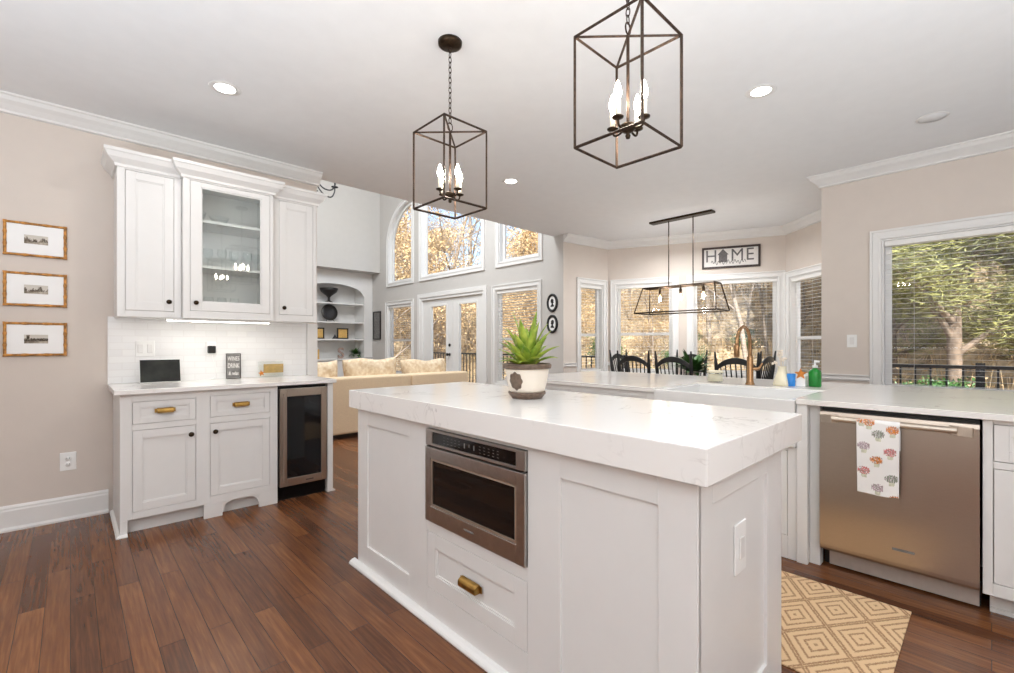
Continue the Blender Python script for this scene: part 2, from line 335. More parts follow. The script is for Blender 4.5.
def plate(F, a, z, n, label, cat, w=.07, h=.115, kind='outlet'):
    q = F.p(a, n, z); t = root('wall_outlet' if kind == 'outlet' else 'light_switch', label, cat, q)
    MB().fbox(F, a - w / 2, a + w / 2, n, n + .006, z - h / 2, z + h / 2).build('cover_plate', 'white', t, bevel=.003)
    if kind == 'outlet':
        for dz in (.02, -.02):
            mb = MB(); mb.lathe([(0, 0), (.0165, 0), (.0165, .003), (0, .003)], F.p(a, n + .006, z + dz), 20, axis=(F.n.x, F.n.y, 0)); r = mb.build('receptacle', 'white', t)
            m2 = MB()
            for da in (-.006, .006): m2.fbox(F, a + da - .0012, a + da + .0012, n + .009, n + .0095, z + dz - .002, z + dz + .007)
            m2.build('slot', 'black', r)
    else:
        k = max(1, round(w / .07))
        for i in range(k):
            ac = a - w / 2 + w * (i + .5) / k
            MB().fbox(F, ac - .0165, ac + .0165, n + .006, n + .011, z - .033, z + .033).build('rocker', 'trim', t, bevel=.003)
    return t

# ------------------------------------------------------------------ the room shell
CZ = 2.83; GZ = 5.6
P1, P2, P3, P4, P5 = (5.25, 4.33), (6.2, 4.2), (7.15, 1.955), (6.367, 1.13), (5.25, 1.13)
FL = Fr((0, 4.42), (1, 0))                      # kitchen wall with the cabinets, a = x
FG = Fr((5.25, 10.3), (0, -1))                  # living room window wall, a = 10.3 - y
S1 = Fr(P1, (P2[0] - P1[0], P2[1] - P1[1])); S2 = Fr(P2, (P3[0] - P2[0], P3[1] - P2[1])); S3 = Fr(P3, (P4[0] - P3[0], P4[1] - P3[1])); S4 = Fr(P4, (-1, 0))
FS = Fr(P5, (0, -1))                            # window wall over the counter, a = 1.13 - y
plan = [(-2.3, -2), (5.4, -2), (5.4, 1.0), (6.42, 1.0), (7.3, 1.93), (6.29, 4.32), (5.4, 4.45), (5.4, 10.75), (.6, 10.75), (.6, 4.42), (-2.3, 4.42)]
struct(MB().prism([(x, y, -.12) for x, y in plan], (0, 0, .12)).build('floor', 'floor', org=(0, 0, 0)))
kplan = [(-2.42, -2.12), (5.4, -2.12), (5.4, 1.0), (6.42, 1.0), (7.3, 1.93), (6.29, 4.32), (5.4, 4.45), (5.25, 4.52), (-2.42, 4.52)]
struct(MB().prism([(x, y, CZ) for x, y in kplan], (0, 0, .12)).build('ceiling', 'ceil', org=(0, 0, CZ)))
struct(MB().box(.48, 5.4, 4.4, 10.9, GZ, GZ + .1).build('ceiling', 'ceil'), 'high white living room ceiling')
struct(MB().fbox(FL, -2.3, 1.70, -.12, 0, 0, CZ).build('wall_left', 'wall'))
struct(MB().box(.5, 5.25, 4.42, 4.52, CZ + .12, GZ).build('wall_upper', 'gwall'))
struct(MB().box(-2.42, -2.3, -2.12, 4.42, 0, CZ).build('wall_rear', 'wall'))
struct(MB().box(-2.3, 5.25, -2.12, -2, 0, CZ).build('wall_side', 'wall'))
struct(MB().box(.48, .6, 4.54, 10.9, 0, GZ).build('wall_west', 'gwall'))
struct(MB().box(.6, 5.25, 9.85, 10.75, 2.88, GZ).build('wall_north', 'gwall'))

def arch_pts(y_in, y_out, z0, ry, rz, k=14):        # quarter ellipse from the springing (outer side) to the crown (inner side)
    sg = 1 if y_out > y_in else -1
    return [(y_in + sg * ry * math.cos(PI / 2 * i / k), z0 + rz * math.sin(PI / 2 * i / k)) for i in range(k + 1)]
Y = lambda y: 10.3 - y
gh = dict(lw=(Y(9.48), Y(8.465), .55, 2.09), rw=(Y(5.81), Y(4.835), .55, 2.13), dr=(Y(8.14), Y(6.12), 0, 2.16), ul=(Y(9.43), Y(8.46), 2.59, 4.3), uc=(Y(8.08), Y(6.175), 2.59, 5.0), ur=(Y(5.72), Y(4.815), 2.59, 4.3))
mb = MB().holes(FG, -.45, 5.97, 0, GZ, -.15, 0, list(gh.values()))
for (yi, yo) in ((8.46, 9.43), (4.815 + .905, 4.815)):
    ap = arch_pts(yi, yo, 3.45, abs(yo - yi), .85)
    poly = [FG.p(Y(y), -.15, z) for y, z in ap] + [FG.p(Y(yo), -.15, 4.3)]
    mb.prism(poly, (-.15, 0, 0))
struct(mb.build('wall_back', 'gwall'))
struct(MB().holes(S1, 0, .96, 0, CZ, -.12, 0, [(.345, .835, .78, 2.14)]).build('wall_bay', 'wall'))
h2a, h2b = (.125, .97, .78, 2.15), (1.25, 2.35, .78, 2.15)
struct(MB().holes(S2, 0, 2.438, 0, CZ, -.12, 0, [h2a, h2b]).build('wall_bay', 'wall'))
h3 = (.10, .95, .78, 2.12)
struct(MB().holes(S3, 0, 1.14, 0, CZ, -.12, 0, [h3]).build('wall_bay', 'wall'))
struct(MB().fbox(S4, 0, .997, -.12, 0, 0, CZ).build('wall_bay', 'wall'))
hs = (.455, 2.15, .8, 2.15)
struct(MB().holes(FS, 0, 3.13, 0, CZ, -.12, 0, [hs]).build('wall_right', 'wall'))

# trims
crown = [(0, CZ), (.1, CZ), (.1, CZ - .012), (.088, CZ - .018), (.075, CZ - .04), (.05, CZ - .06), (.028, CZ - .082), (.02, CZ - .09), (.02, CZ - .105), (0, CZ - .11)]
struct(MB().sweep([(5.25, 4.33), P2, P3, P4, P5, (5.25, -2), (-2.3, -2), (-2.3, 4.42), (1.72, 4.42)], crown).build('trim_1', 'trim'), 'white crown moulding under the kitchen ceiling')
basep = [(0, 0), (.03, 0), (.03, .012), (.018, .026), (.016, .13), (.012, .14), (.012, .15), (.004, .165), (0, .165)]
struct(MB().sweep([(-2.3, 3.6), (-2.3, 4.42), (.2, 4.42)], basep).build('baseboard_left', 'trim'))
railp = [(0, .88), (.014, .88), (.022, .895), (.014, .905), (.014, .918), (.026, .928), (.026, .938), (0, .938)]
struct(MB().sweep([(5.25, 4.33), S1.p(.265, 0, 0)[:2]], railp).build('trim_2', 'trim'), 'white chair rail on the bay wall')
struct(MB().sweep([S1.p(.914, 0, 0)[:2], P2, S2.p(.045, 0, 0)[:2]], railp).build('trim_3', 'trim'), 'white chair rail in the bay corner')
struct(MB().sweep([S3.p(1.03, 0, 0)[:2], P4, P5, FS.p(.37, 0, 0)[:2]], railp).build('trim_4', 'trim'), 'white chair rail beside the counter window')
struct(MB().sweep([(5.25, 10.25), (5.25, 8.23)], basep).build('baseboard_back', 'trim'))
struct(MB().sweep([(5.25, 6.03), (5.25, 4.33), P2, P3, P4, P5, (5.25, -1.9)], basep).build('baseboard_bay', 'trim'))

def outline(mb, F, inner, w, n0, n1, close=True, mi=0):      # flat moulding of width w around an (a,z) outline
    k = len(inner); c = Vector((sum(p[0] for p in inner) / k, sum(p[1] for p in inner) / k)); P = [Vector(p) for p in inner]; out = []
    for i in range(k):
        d0 = (P[i] - P[i - 1]).normalized(); d1 = (P[(i + 1) % k] - P[i]).normalized()
        n0_ = Vector((d0.y, -d0.x)); n1_ = Vector((d1.y, -d1.x)); o = (n0_ + n1_) / (1 + n0_.dot(n1_))
        out.append(P[i] + o * w)
    for i in range(k):
        j = (i + 1) % k
        mb.hexa([F.p(P[i].x, n0, P[i].y), F.p(P[j].x, n0, P[j].y), F.p(out[j].x, n0, out[j].y), F.p(out[i].x, n0, out[i].y),
                 F.p(P[i].x, n1, P[i].y), F.p(P[j].x, n1, P[j].y), F.p(out[j].x, n1, out[j].y), F.p(out[i].x, n1, out[i].y)], mi)
wc = [0]
def window(F, outl, label, rail=None, cw=.083, sw=.045, cas=True):    # outl counter-clockwise as (a,z)
    wc[0] += 1; k = len(outl)
    a = [p[0] for p in outl]; z = [p[1] for p in outl]
    w = root('window_%d' % wc[0], label, 'window', F.p((min(a) + max(a)) / 2, 0, min(z)), kind='structure')
    if cas:
        mb = MB(); outline(mb, F, outl, cw, 0, .016); outline(mb, F, outl, .022, .016, .024)
        o2 = outl; mbx = MB()
        outline(mb, F, scale_out(outl, cw - .02), .02, .016, .03)
        mb.build('casing', 'trim', w, bevel=.003)
    mb = MB(); outline(mb, F, scale_out(outl, -.014), .014, -.12, 0); mb.build('jamb', 'trim', w)
    mb = MB(); outline(mb, F, scale_out(outl, -.014 - sw), sw, -.105, -.07)
    if rail: mb.fbox(F, min(a) + .014 + sw, max(a) - .014 - sw, -.102, -.07, rail - .02, rail + .02)
    mb.build('sash', 'trim', w, bevel=.003)
    g = scale_out(outl, -.014 - sw * .8)
    MB().prism([F.p(p[0], -.09, p[1]) for p in g], Vector(F.p(0, .004, 0)) - Vector(F.p(0, 0, 0))).build('pane', 'glass', w)
    return w
def scale_out(outl, w):
    k = len(outl); P = [Vector(p) for p in outl]; out = []
    for i in range(k):
        d0 = (P[i] - P[i - 1]).normalized(); d1 = (P[(i + 1) % k] - P[i]).normalized()
        a = Vector((d0.y, -d0.x)); b = Vector((d1.y, -d1.x)); o = (a + b) / (1 + a.dot(b)); q = P[i] + o * w; out.append((q.x, q.y))
    return out
rect = lambda h: [(h[0], h[2]), (h[1], h[2]), (h[1], h[3]), (h[0], h[3])]
window(FG, rect(gh['lw']), 'narrow living room window left of the french doors', 1.3)
window(FG, rect(gh['rw']), 'living room window right of the french doors behind the plant', 1.3)
ap = arch_pts(8.46, 9.43, 3.45, .97, .85)
window(FG, [(Y(9.43), 2.59), (Y(8.46), 2.59)] + [(Y(y), z) for y, z in reversed(ap)], 'high quarter arch window above the living room bookcase corner')
window(FG, rect(gh['uc']), 'large high window above the french doors')
ap = arch_pts(5.72, 4.815, 3.45, .905, .85)
window(FG, [(Y(5.72), 2.59), (Y(4.815), 2.59)] + [(Y(y), z) for y, z in ap], 'high window above the blind near the bay')
window(S1, rect((.345, .835, .78, 2.14)), 'narrow window on the left side of the breakfast bay', 1.36)
window(S2, rect(h2a), 'breakfast bay window left of the mullion', 1.375)
window(S2, rect(h2b), 'breakfast bay window right of the mullion under the home sign')
window(S3, rect(h3), 'breakfast bay window beside the right wall', 1.3)
window(FS, rect(hs), 'wide kitchen window above the dishwasher counter', cw=.083)

# french doors
fd = root('door_1', 'white french double doors to the deck', 'door', FG.p(Y(7.13), 0, 0), kind='structure')
mb = MB(); 
for (a0, a1, z0, z1) in ((Y(8.14) - .085, Y(8.14), 0, 2.245), (Y(6.12), Y(6.12) + .085, 0, 2.245), (Y(8.14), Y(6.12), 2.16, 2.245)): mb.fbox(FG, a0, a1, 0, .02, z0, z1)
mb.build('casing', 'trim', fd, bevel=.004)
mb = MB(); mb.fbox(FG, Y(8.14), Y(8.09), -.14, 0, 0, 2.16).fbox(FG, Y(6.17), Y(6.12), -.14, 0, 0, 2.16).fbox(FG, Y(8.09), Y(6.17), -.14, 0, 2.11, 2.16); mb.build('jamb', 'trim', fd)
for i, (y0, y1, g0, g1) in enumerate(((8.085, 7.085, 7.80, 7.29), (7.075, 6.175, 6.88, 6.37))):
    mb = MB().holes(FG, Y(y0), Y(y1), .01, 2.1, -.09, -.045, [(Y(g0), Y(g1), .28, 1.97)])
    lf = mb.build('door_leaf', 'trim', fd, bevel=.003)
    mb = MB(); outline(mb, FG, rect((Y(g0), Y(g1), .28, 1.97)), .03, -.045, -.035); mb.build('glazing_bead', 'trim', lf)
    MB().fbox(FG, Y(g0) - .01, Y(g1) + .01, -.07, -.066, .27, 1.98).build('pane', 'glass', lf)
    if i == 0:
        mb = MB(); mb.lathe([(0, 0), (.03, 0), (.03, .012), (.012, .02), (.012, .04), (.028, .05), (.028, .07), (0, .078)], FG.p(Y(7.18), -.045, 1.02), 18, axis=(-1, 0, 0)); mb.build('door_knob', 'black', lf)
        mb = MB(); mb.lathe([(0, 0), (.03, 0), (.03, .014), (.01, .018), (0, .018)], FG.p(Y(7.18), -.045, 1.2), 18, axis=(-1, 0, 0)); mb.build('deadbolt', 'black', lf)

def blind(F, a0, a1, zt, zb, label, n=-.035, tilt=.0, pitch=.044):
    t = root('window_blind', label, 'blind', F.p((a0 + a1) / 2, n, zb))
    MB().fbox(F, a0, a1, n - .03, n + .03, zt - .045, zt).build('headrail', 'slat', t, bevel=.004)
    mb = MB(); z = zt - .045 - pitch * .7; c, s_ = .012 * math.cos(tilt), .012 * math.sin(tilt)
    while z > zb + .03:
        pts = [(-c, -s_ - .0007), (c, s_ - .0007), (c, s_ + .0007), (-c, -s_ + .0007)]
        mb.prism([F.p(a0 + .006, n + q[0], z + q[1]) for q in pts], Vector(F.p(a1 - a0 - .012, 0, 0)) - Vector(F.p(0, 0, 0))); z -= pitch
    mb.build('slats', 'slat', t)
    for k in (.12, .5, .88) if a1 - a0 > .7 else (.2, .8):
        MB().tube([F.p(a0 + (a1 - a0) * k, n + .015, zt - .04), F.p(a0 + (a1 - a0) * k, n + .015, zb + .02)], .0008, 4).build('ladder_cord', 'slat', t)
    MB().fbox(F, a0 + .004, a1 - .004, n - .025, n + .025, zb, zb + .02).build('bottom_rail', 'slat', t, bevel=.003)
    return t
e = .016
blind(FG, Y(9.48) + e, Y(8.465) - e, 2.074, .57, 'white slatted blind in the narrow window left of the french doors')
blind(FG, Y(5.81) + e, Y(4.835) - e, 2.114, .57, 'white slatted blind behind the potted plant, right of the french doors', tilt=.35)
blind(S1, .345 + e, .835 - e, 2.124, .80, 'narrow white slatted blind on the left side of the breakfast bay')
blind(S2, h2a[0] + e, h2a[1] - e, 2.134, .80, 'white slatted blind in the bay window left of the mullion')
blind(S2, h2b[0] + e, h2b[1] - e, 2.134, .80, 'white slatted blind in the bay window under the home sign')
blind(S3, h3[0] + e, h3[1] - e, 2.104, .80, 'white slatted blind in the bay window beside the soap bottle')
blind(FS, hs[0] + e, hs[1] - e, 2.134, .82, 'wide white slatted blind in the window above the dishwasher')

# ------------------------------------------------------------------ kitchen island
FI = Fr((1.157, 0), (0, 1)); FI = Fr((1.157, 2.42), (0, -1))        # island front, a = 2.42 - y, n = -x
IY = lambda y: 2.42 - y
isl = root('island_cabinet', 'white panelled kitchen island with drawer under the microwave', 'kitchen island', (1.5, 1.47, 0))
mwh = (IY(1.735), IY(1.115), .438, .848); drh = (IY(1.739), IY(1.115), .138, .39)
mb = MB().holes(FI, 0, 1.905, 0, .87, -.018, 0, [(IY(2.313), IY(1.89), .13, .784), mwh, drh, (IY(.968), IY(.624), .13, .783)])
mb.fbox(FI, 0, .67, -.03, -.01, 0.01, .87).fbox(FI, 1.32, 1.905, -.03, -.01, .01, .87)
mb.build('front_panel', 'cab', isl, bevel=.0015)
FIR = Fr((1.157, .515), (1, 0))                                       # island right end, n = -y
mb = MB().holes(FIR, .018, .678, 0, .87, -.018, 0, [(.09, .528, .152, .79)]).fbox(FIR, .031, .678, -.03, -.01, .01, .87)
mb.build('end_panel', 'cab', isl, bevel=.0015)
mb = MB().box(1.188, 1.817, .546, 1.10, .01, .87).box(1.188, 1.817, 1.75, 2.39, .01, .87).box(1.60, 1.817, 1.10, 1.75, .01, .87).box(1.188, 1.60, 1.10, 1.75, .395, .43).box(1.188, 1.60, 1.10, 1.75, .855, .87).box(1.188, 1.60, 1.1, 1.75, .01, .13)
mb.build('carcass', 'cab', isl)
MB().box(1.19, 1.835, 2.392, 2.42, 0, .87).build('end_panel', 'cab', isl); MB().box(1.818, 1.834, .534, 2.39, .0, .87).build('back_panel', 'cab', isl)
dr = shaker(MB(), FI, drh[0] + .003, drh[1] - .003, drh[2] + .003, drh[3] - .003, 0, rail=.062).build('drawer', 'cab', isl, bevel=.0015)
cup_pull(FI, IY(1.427), .262, 0, dr, .105)
shoe = [(0, 0), (.034, 0), (.034, .006), (.028, .014), (.016, .021), (.0, .024)]
MB().sweep([(1.157, 2.46), (1.157, .515)], shoe).build('base_moulding', 'trim', isl)
ct = MB().box(1.12, 1.93, .475, 2.455, .87, .966).build('countertop', 'quartz', bevel=.003)
tag(ct, 'thick white veined quartz top of the kitchen island', 'countertop')
plate(FIR, 1.461 - 1.157, .61, -.009, 'white rocker switch plate on the island end panel', 'light switch', h=.15, w=.085, kind='switch')

# microwave drawer
mw = root('microwave_drawer', 'stainless built-in microwave drawer in the island front', 'microwave', FI.p(IY(1.425), 0, .44))
a0, a1 = mwh[0] + .002, mwh[1] - .002
MB().fbox(FI, a0, a1, -.38, -.004, .442, .846).build('oven_body', 'black', mw)
mb = MB().holes(FI, a0, a1, .775, .846, -.004, .012, [(a0 + .05, a1 - .045, .786, .836)]).fbox(FI, a0 + .05, a1 - .045, -.004, .004, .786, .836)
mb.build('control_bezel', 'steel2', mw, bevel=.0015)
cp = MB().fbox(FI, a0 + .051, a1 - .046, .004, .008, .787, .835).build('control_panel', 'blackglass', mw)
for side in (range(0, 5), range(9, 14)):
  mb = MB()
  for r_ in range(3):
    for c_ in side:
        mb.fbox(FI, a0 + .13 + c_ * .026, a0 + .14 + c_ * .026, .008, .0084, .797 + r_ * .012, .7985 + r_ * .012)
  mb.build('keypad', 'grey', cp)
for c_ in range(3): MB().fbox(FI, a0 + .27 + c_ * .03, a0 + .276 + c_ * .03, .008, .0084, .80 + (c_ % 2) * .008, .82).build('display_digit', 'grey', cp)
mb = MB().holes(FI, a0, a1, .442, .768, -.004, .014, [(a0 + .038, a1 - .042, .51, .72)]).build('drawer_front', 'steel2', mw, bevel=.002)
MB().fbox(FI, a0 + .038, a1 - .042, -.004, .006, .51, .72).build('window', 'blackglass', mb)
m2 = MB(); outline(m2, FI, rect((a0 + .04, a1 - .044, .512, .718)), -.008, .006, .0105); m2.build('window_trim', 'handle', mb)
MB().fbox(FI, IY(1.425) - .03, IY(1.425) + .03, .014, .0146, .474, .482).build('badge', 'grey', mb)

# potted plant on the island
pp = root('potted_plant', 'leafy green plant in a cream and brown glazed pot on the island', 'plant', (1.564, 1.511, .966))
c = (1.564, 1.511, .966)
MB().lathe([(0, 0), (.07, 0), (.074, .006), (.088, .022), (.09, .03), (.084, .032), (.078, .024), (0, .022)], c, 40).build('saucer', 'brown', pp)
pr_ = lambda z: .076 + (.104 - .076) * ((z - .026) / .115) ** .6
pot = MB().lathe([(0, .024), (.07, .024)] + [(pr_(.026 + .115 * i / 10), .026 + .115 * i / 10) for i in range(11)] + [(.098, .141), (.092, .125), (0, .12)], c, 48).build('pot', 'pot', pp)
MB().lathe([(.103, .138), (.112, .14), (.115, .148), (.115, .158), (.110, .163), (.1, .163), (.097, .15), (.099, .138)], c, 48).build('rim', 'brown', pot)
mb = MB(); az0 = math.radians(226.5 - 36); n_ = 48; vs = []; fs = []
for i in range(9):
    for j in range(n_):
        t = 2 * PI * j / n_; r = (i / 8) * (1 + .07 * math.cos(8 * t)); h = .003 + .004 * (1 - (i / 8) ** 2)
        zz = .084 + .043 * r * math.sin(t); aa = az0 + .035 / .092 * r * math.cos(t); R_ = pr_(min(max(zz, .027), .14)) + h - (.006 if i == 8 else 0)
        vs.append((c[0] + R_ * math.cos(aa), c[1] + R_ * math.sin(aa), c[2] + zz))
for i in range(8): fs += [(i * n_ + j, i * n_ + (j + 1) % n_, (i + 1) * n_ + (j + 1) % n_, (i + 1) * n_ + j) for j in range(n_)]
mb.add(vs, fs, 0, True); mb.build('medallion', 'brown', pot)
MB().lathe([(0, .138), (.05, .136), (.097, .132)], c, 32).build('soil', 'soil', pp)
def leaf(mb, base, az, length, lift, droop, w, fold=.25, k=9, twist=0.):
    p = Vector(base); el = lift; vs = []; d_h = Vector((math.cos(az), math.sin(az), 0)); side = Vector((-math.sin(az + twist), math.cos(az + twist), 0))
    for i in range(k + 1):
        t = i / k; ww = w * (math.sin(PI * (.12 + .88 * t) ** .75) ** .8 if t < 1 else 0) * .5
        d = d_h * math.cos(el) + Vector((0, 0, 1)) * math.sin(el); up = Vector((0, 0, 1)) * math.cos(el) - d_h * math.sin(el)
        vs += [p + side * ww + up * ww * fold, p, p - side * ww + up * ww * fold]
        p = p + d * (length / k); el -= droop / k
    fs = []
    for i in range(k): fs += [(3 * i, 3 * i + 1, 3 * i + 4, 3 * i + 3), (3 * i + 1, 3 * i + 2, 3 * i + 5, 3 * i + 4)]
    mb.add(vs, fs, 0, True)
rnd = random.Random(4)
for i in range(34):
    az = i * 2.4 + rnd.uniform(-.2, .2); u = i / 33
    L_ = .25 - .12 * u + rnd.uniform(-.02, .02); lift = 1.5 - .72 * u + rnd.uniform(-.08, .08); dp = .2 + .85 * u + rnd.uniform(-.1, .2)
    if i in (0, 1): L_ = .285
    mb = MB(); leaf(mb, (c[0] + .018 * math.cos(az), c[1] + .018 * math.sin(az), c[2] + .132), az, L_, lift, dp, .058 - .012 * u, .3)
    o = mb.build('leaf', 'leaf', pp, recalc=False); md = o.modifiers.new('thick', 'SOLIDIFY'); md.thickness = .0012

# ------------------------------------------------------------------ cabinets on the left wall
FB = Fr((0, 3.77), (1, 0))
bc = root('base_cabinet', 'white base cabinet with brass pulls under the smart display', 'cabinet', (.69, 4.1, 0))
H_ = [(.284, .627, .704, .85), (.284, .627, .145, .666), (.709, 1.098, .704, .855), (.709, 1.098, .152, .662)]
mb = MB().holes(FB, .225, 1.152, .10, .90, -.02, 0, H_)
mb.fbox(FB, .225, .262, -.02, 0, 0, .10).fbox(FB, .673, .786, -.02, 0, 0, .10).fbox(FB, 1.024, 1.152, -.02, 0, 0, .10)
mb.build('face_frame', 'cab', bc, bevel=.0015)
mb = MB().fbox(FB, .225, .245, -.63, -.02, 0, .90).fbox(FB, 1.132, 1.152, -.63, -.02, 0, .9).fbox(FB, .245, 1.132, -.63, -.045, .1, .9).fbox(FB, .262, 1.132, -.63, -.075, 0, .10)
mb.build('carcass', 'cab', bc)
# arched valance between the feet
k = 20; xa, xb, zt = .786, 1.024, .10; arc = []
for i in range(k + 1):
    t = i / k; x = xa + (xb - xa) * t; s_ = abs(2 * t - 1)
    z = .02 if s_ > .93 else (.045 + .05 * math.sqrt(max(0, 1 - ((s_ - .45) / .48) ** 2)) if s_ > .45 else .098)
    arc.append((x, min(z, .0985)))
mb = MB()
for i in range(k): mb.hexa([FB.p(arc[i][0], -.02, arc[i][1]), FB.p(arc[i + 1][0], -.02, arc[i + 1][1]), FB.p(arc[i + 1][0], 0, arc[i + 1][1]), FB.p(arc[i][0], 0, arc[i][1]), FB.p(arc[i][0], -.02, .1), FB.p(arc[i + 1][0], -.02, .1), FB.p(arc[i + 1][0], 0, .1), FB.p(arc[i][0], 0, .1)])
mb.build('valance', 'cab', bc)
for h, nm in zip(H_, ('drawer', 'door', 'drawer', 'door')):
    d = shaker(MB(), FB, h[0] + .0025, h[1] - .0025, h[2] + .0025, h[3] - .0025, 0, rail=.05 if nm == 'door' else .035).build(nm, 'cab', bc, bevel=.0012)
    if nm == 'drawer': cup_pull(FB, (h[0] + h[1]) / 2, .782, 0, d, .085)
    else: knob(FB, h[1] - .03 if h[0] < .5 else h[0] + .03, .605, 0, d)
MB().sweep([(.225, 4.40), (.225, 3.77), (.262, 3.77)], [(0, 0), (.02, 0), (.02, .006), (.012, .014), (0, .018)]).build('shoe_moulding', 'trim', bc)
pc = root('end_panel', 'white slim end panel right of the wine cooler', 'panel', (1.56, 4.08, 0))
MB().fbox(FB, 1.537, 1.583, -.63, 0, 0, .90).build('upright', 'cab', pc, bevel=.002)
MB().sweep([(1.583, 3.77), (1.583, 4.39)], [(0, 0), (.02, 0), (.02, .006), (.012, .014), (0, .018)]).build('shoe_moulding', 'trim', pc)
ctl = MB().box(.195, 1.60, 3.735, 4.405, .90, .93).build('countertop', 'quartz', bevel=.003)
tag(ctl, 'white quartz countertop over the wine cooler and left cabinets', 'countertop')
struct(MB().box(.195, 1.60, 4.408, 4.42, .93, 1.42).build('backsplash', 'tile', org=(.2, 4.4, .93)), 'white brick tile splashback under the wall cabinets')
struct(MB().box(1.604, 1.70, 4.40, 4.418, .02, 1.41).build('wall_end', 'trim', bevel=.003), 'white casing strip at the end of the cabinet wall')

# wine cooler
wc_ = root('wine_cooler', 'stainless framed wine cooler with dark glass door', 'wine cooler', (1.345, 4.1, 0))
F = FB; x0, x1 = 1.160, 1.530
MB().fbox(F, x0, x1, -.60, -.03, .02, .888).build('cabinet_box', 'black', wc_)
d = MB().holes(F, x0 + .006, x1 - .003, .115, .872, -.028, .012, [(x0 + .058, x1 - .048, .175, .81)]).build('door', 'steel', wc_, bevel=.003)
MB().fbox(F, x0 + .055, x1 - .045, -.02, .004, .172, .813).build('door_glass', 'coolglass', d)
mb = MB().tube([F.p(x0 + .026, .045, .16), F.p(x0 + .026, .045, .84)], .009, 12)
for z in (.19, .81): mb.tube([F.p(x0 + .026, .01, z), F.p(x0 + .026, .045, z)], .006, 10)
mb.build('handle', 'steel', d)
MB().fbox(F, x0 + .2, x0 + .26, .012, .0126, .137, .147).build('badge', 'grey', d)
mb = MB().fbox(F, x0, x1, -.06, -.04, .0, .105)
for i in range(6): mb.fbox(F, x0 + .01, x1 - .01, -.04, -.03, .02 + i * .014, .028 + i * .014)
mb.build('toe_grille', 'black', wc_)

# wall cabinets
def wall_cab(name, label, x0, x1, yf, doors, glassdoor=False, left_end=True, right_end=True, zb=1.41, zt=2.46):
    F = Fr((0, yf), (1, 0)); t = root('wall_cabinet', label, 'cabinet', ((x0 + x1) / 2, 4.25, zb), )
    dp = 4.42 - yf - .002; (d0, d1, zz0, zz1) = doors
    MB().holes(F, x0, x1, zb, zt, -.02, 0, [doors]).build('face_frame', 'cab', t, bevel=.0015)
    mb = MB().fbox(F, x0, x0 + .018, -dp, -.02, zb, zt).fbox(F, x1 - .018, x1, -dp, -.02, zb, zt).fbox(F, x0 + .018, x1 - .018, -dp, -.02, zb, zb + .02).fbox(F, x0 + .018, x1 - .018, -dp, -.02, zt - .02, zt).fbox(F, x0 + .018, x1 - .018, -dp, -dp + .012, zb + .02, zt - .02)
    mb.build('carcass', 'cab', t)
    if glassdoor:
        g = (.701, 1.113, 1.53, 2.382)
        d = MB().holes(F, d0 + .0025, d1 - .0025, zz0 + .0025, zz1 - .0025, -.02, 0, [g])
        outline(d, F, rect(g), -.01, -.012, -.006); d = d.build('door', 'cab', t, bevel=.0015)
        MB().fbox(F, g[0], g[1], -.016, -.012, g[2], g[3]).build('pane', 'clear', d)
        for z in (2.135, 1.793): MB().fbox(F, x0 + .02, x1 - .02, -dp + .014, -.05, z, z + .02).build('shelf', 'cab', t)
        knob(F, .668, 1.523, 0, d)
    else:
        d = shaker(MB(), F, d0 + .0025, d1 - .0025, zz0 + .0025, zz1 - .0025, 0, rail=.055).build('door', 'cab', t, bevel=.0012)
        knob(F, d1 - .032 if x0 < .5 else d0 + .036, 1.523, 0, d)
    prof = [(0, zt - .03), (.012, zt - .03), (.016, zt - .012), (.028, zt), (.05, zt + .02), (.064, zt + .05), (.07, zt + .056), (.07, zt + .076), (0, zt + .076)]
    path = [(x0, yf), (x1, yf)]
    if left_end: path = [(x0, left_end)] + path
    if right_end: path = path + [(x1, right_end)]
    # path runs left to right so the crown projects toward the room
    MB().sweep(path, prof).build('crown', 'cab', t); return t, F
wall_cab('wall_cabinet', 'left white wall cabinet with a solid panel door and low knob', .229, .590, 4.09, (.271, .546, 1.453, 2.42), False, 4.417, None)
tg, FC = wall_cab('wall_cabinet', 'centre white wall cabinet with a glass door and glassware inside', .592, 1.198, 4.03, (.633, 1.174, 1.463, 2.42), True, 4.088, 4.088)
wall_cab('wall_cabinet', 'right white wall cabinet with a solid panel door beside the living room', 1.200, 1.57, 4.09, (1.261, 1.54, 1.465, 2.42), False, None, 4.38)
ub = root('light_bar', 'slim white light bar under the glass front wall cabinet', 'lamp', (.85, 4.1, 1.39))
MB().box(.50, 1.20, 4.10, 4.14, 1.392, 1.408).build('bar_body', 'white', ub); MB().box(.51, 1.19, 4.105, 4.135, 1.388, 1.392).build('diffuser', 'downlight', ub)
lamp('light_bar_glow', 'AREA', (.85, 4.12, 1.384), .25, (1, .98, .95), .68, .03, (.85, 4.15, 0))

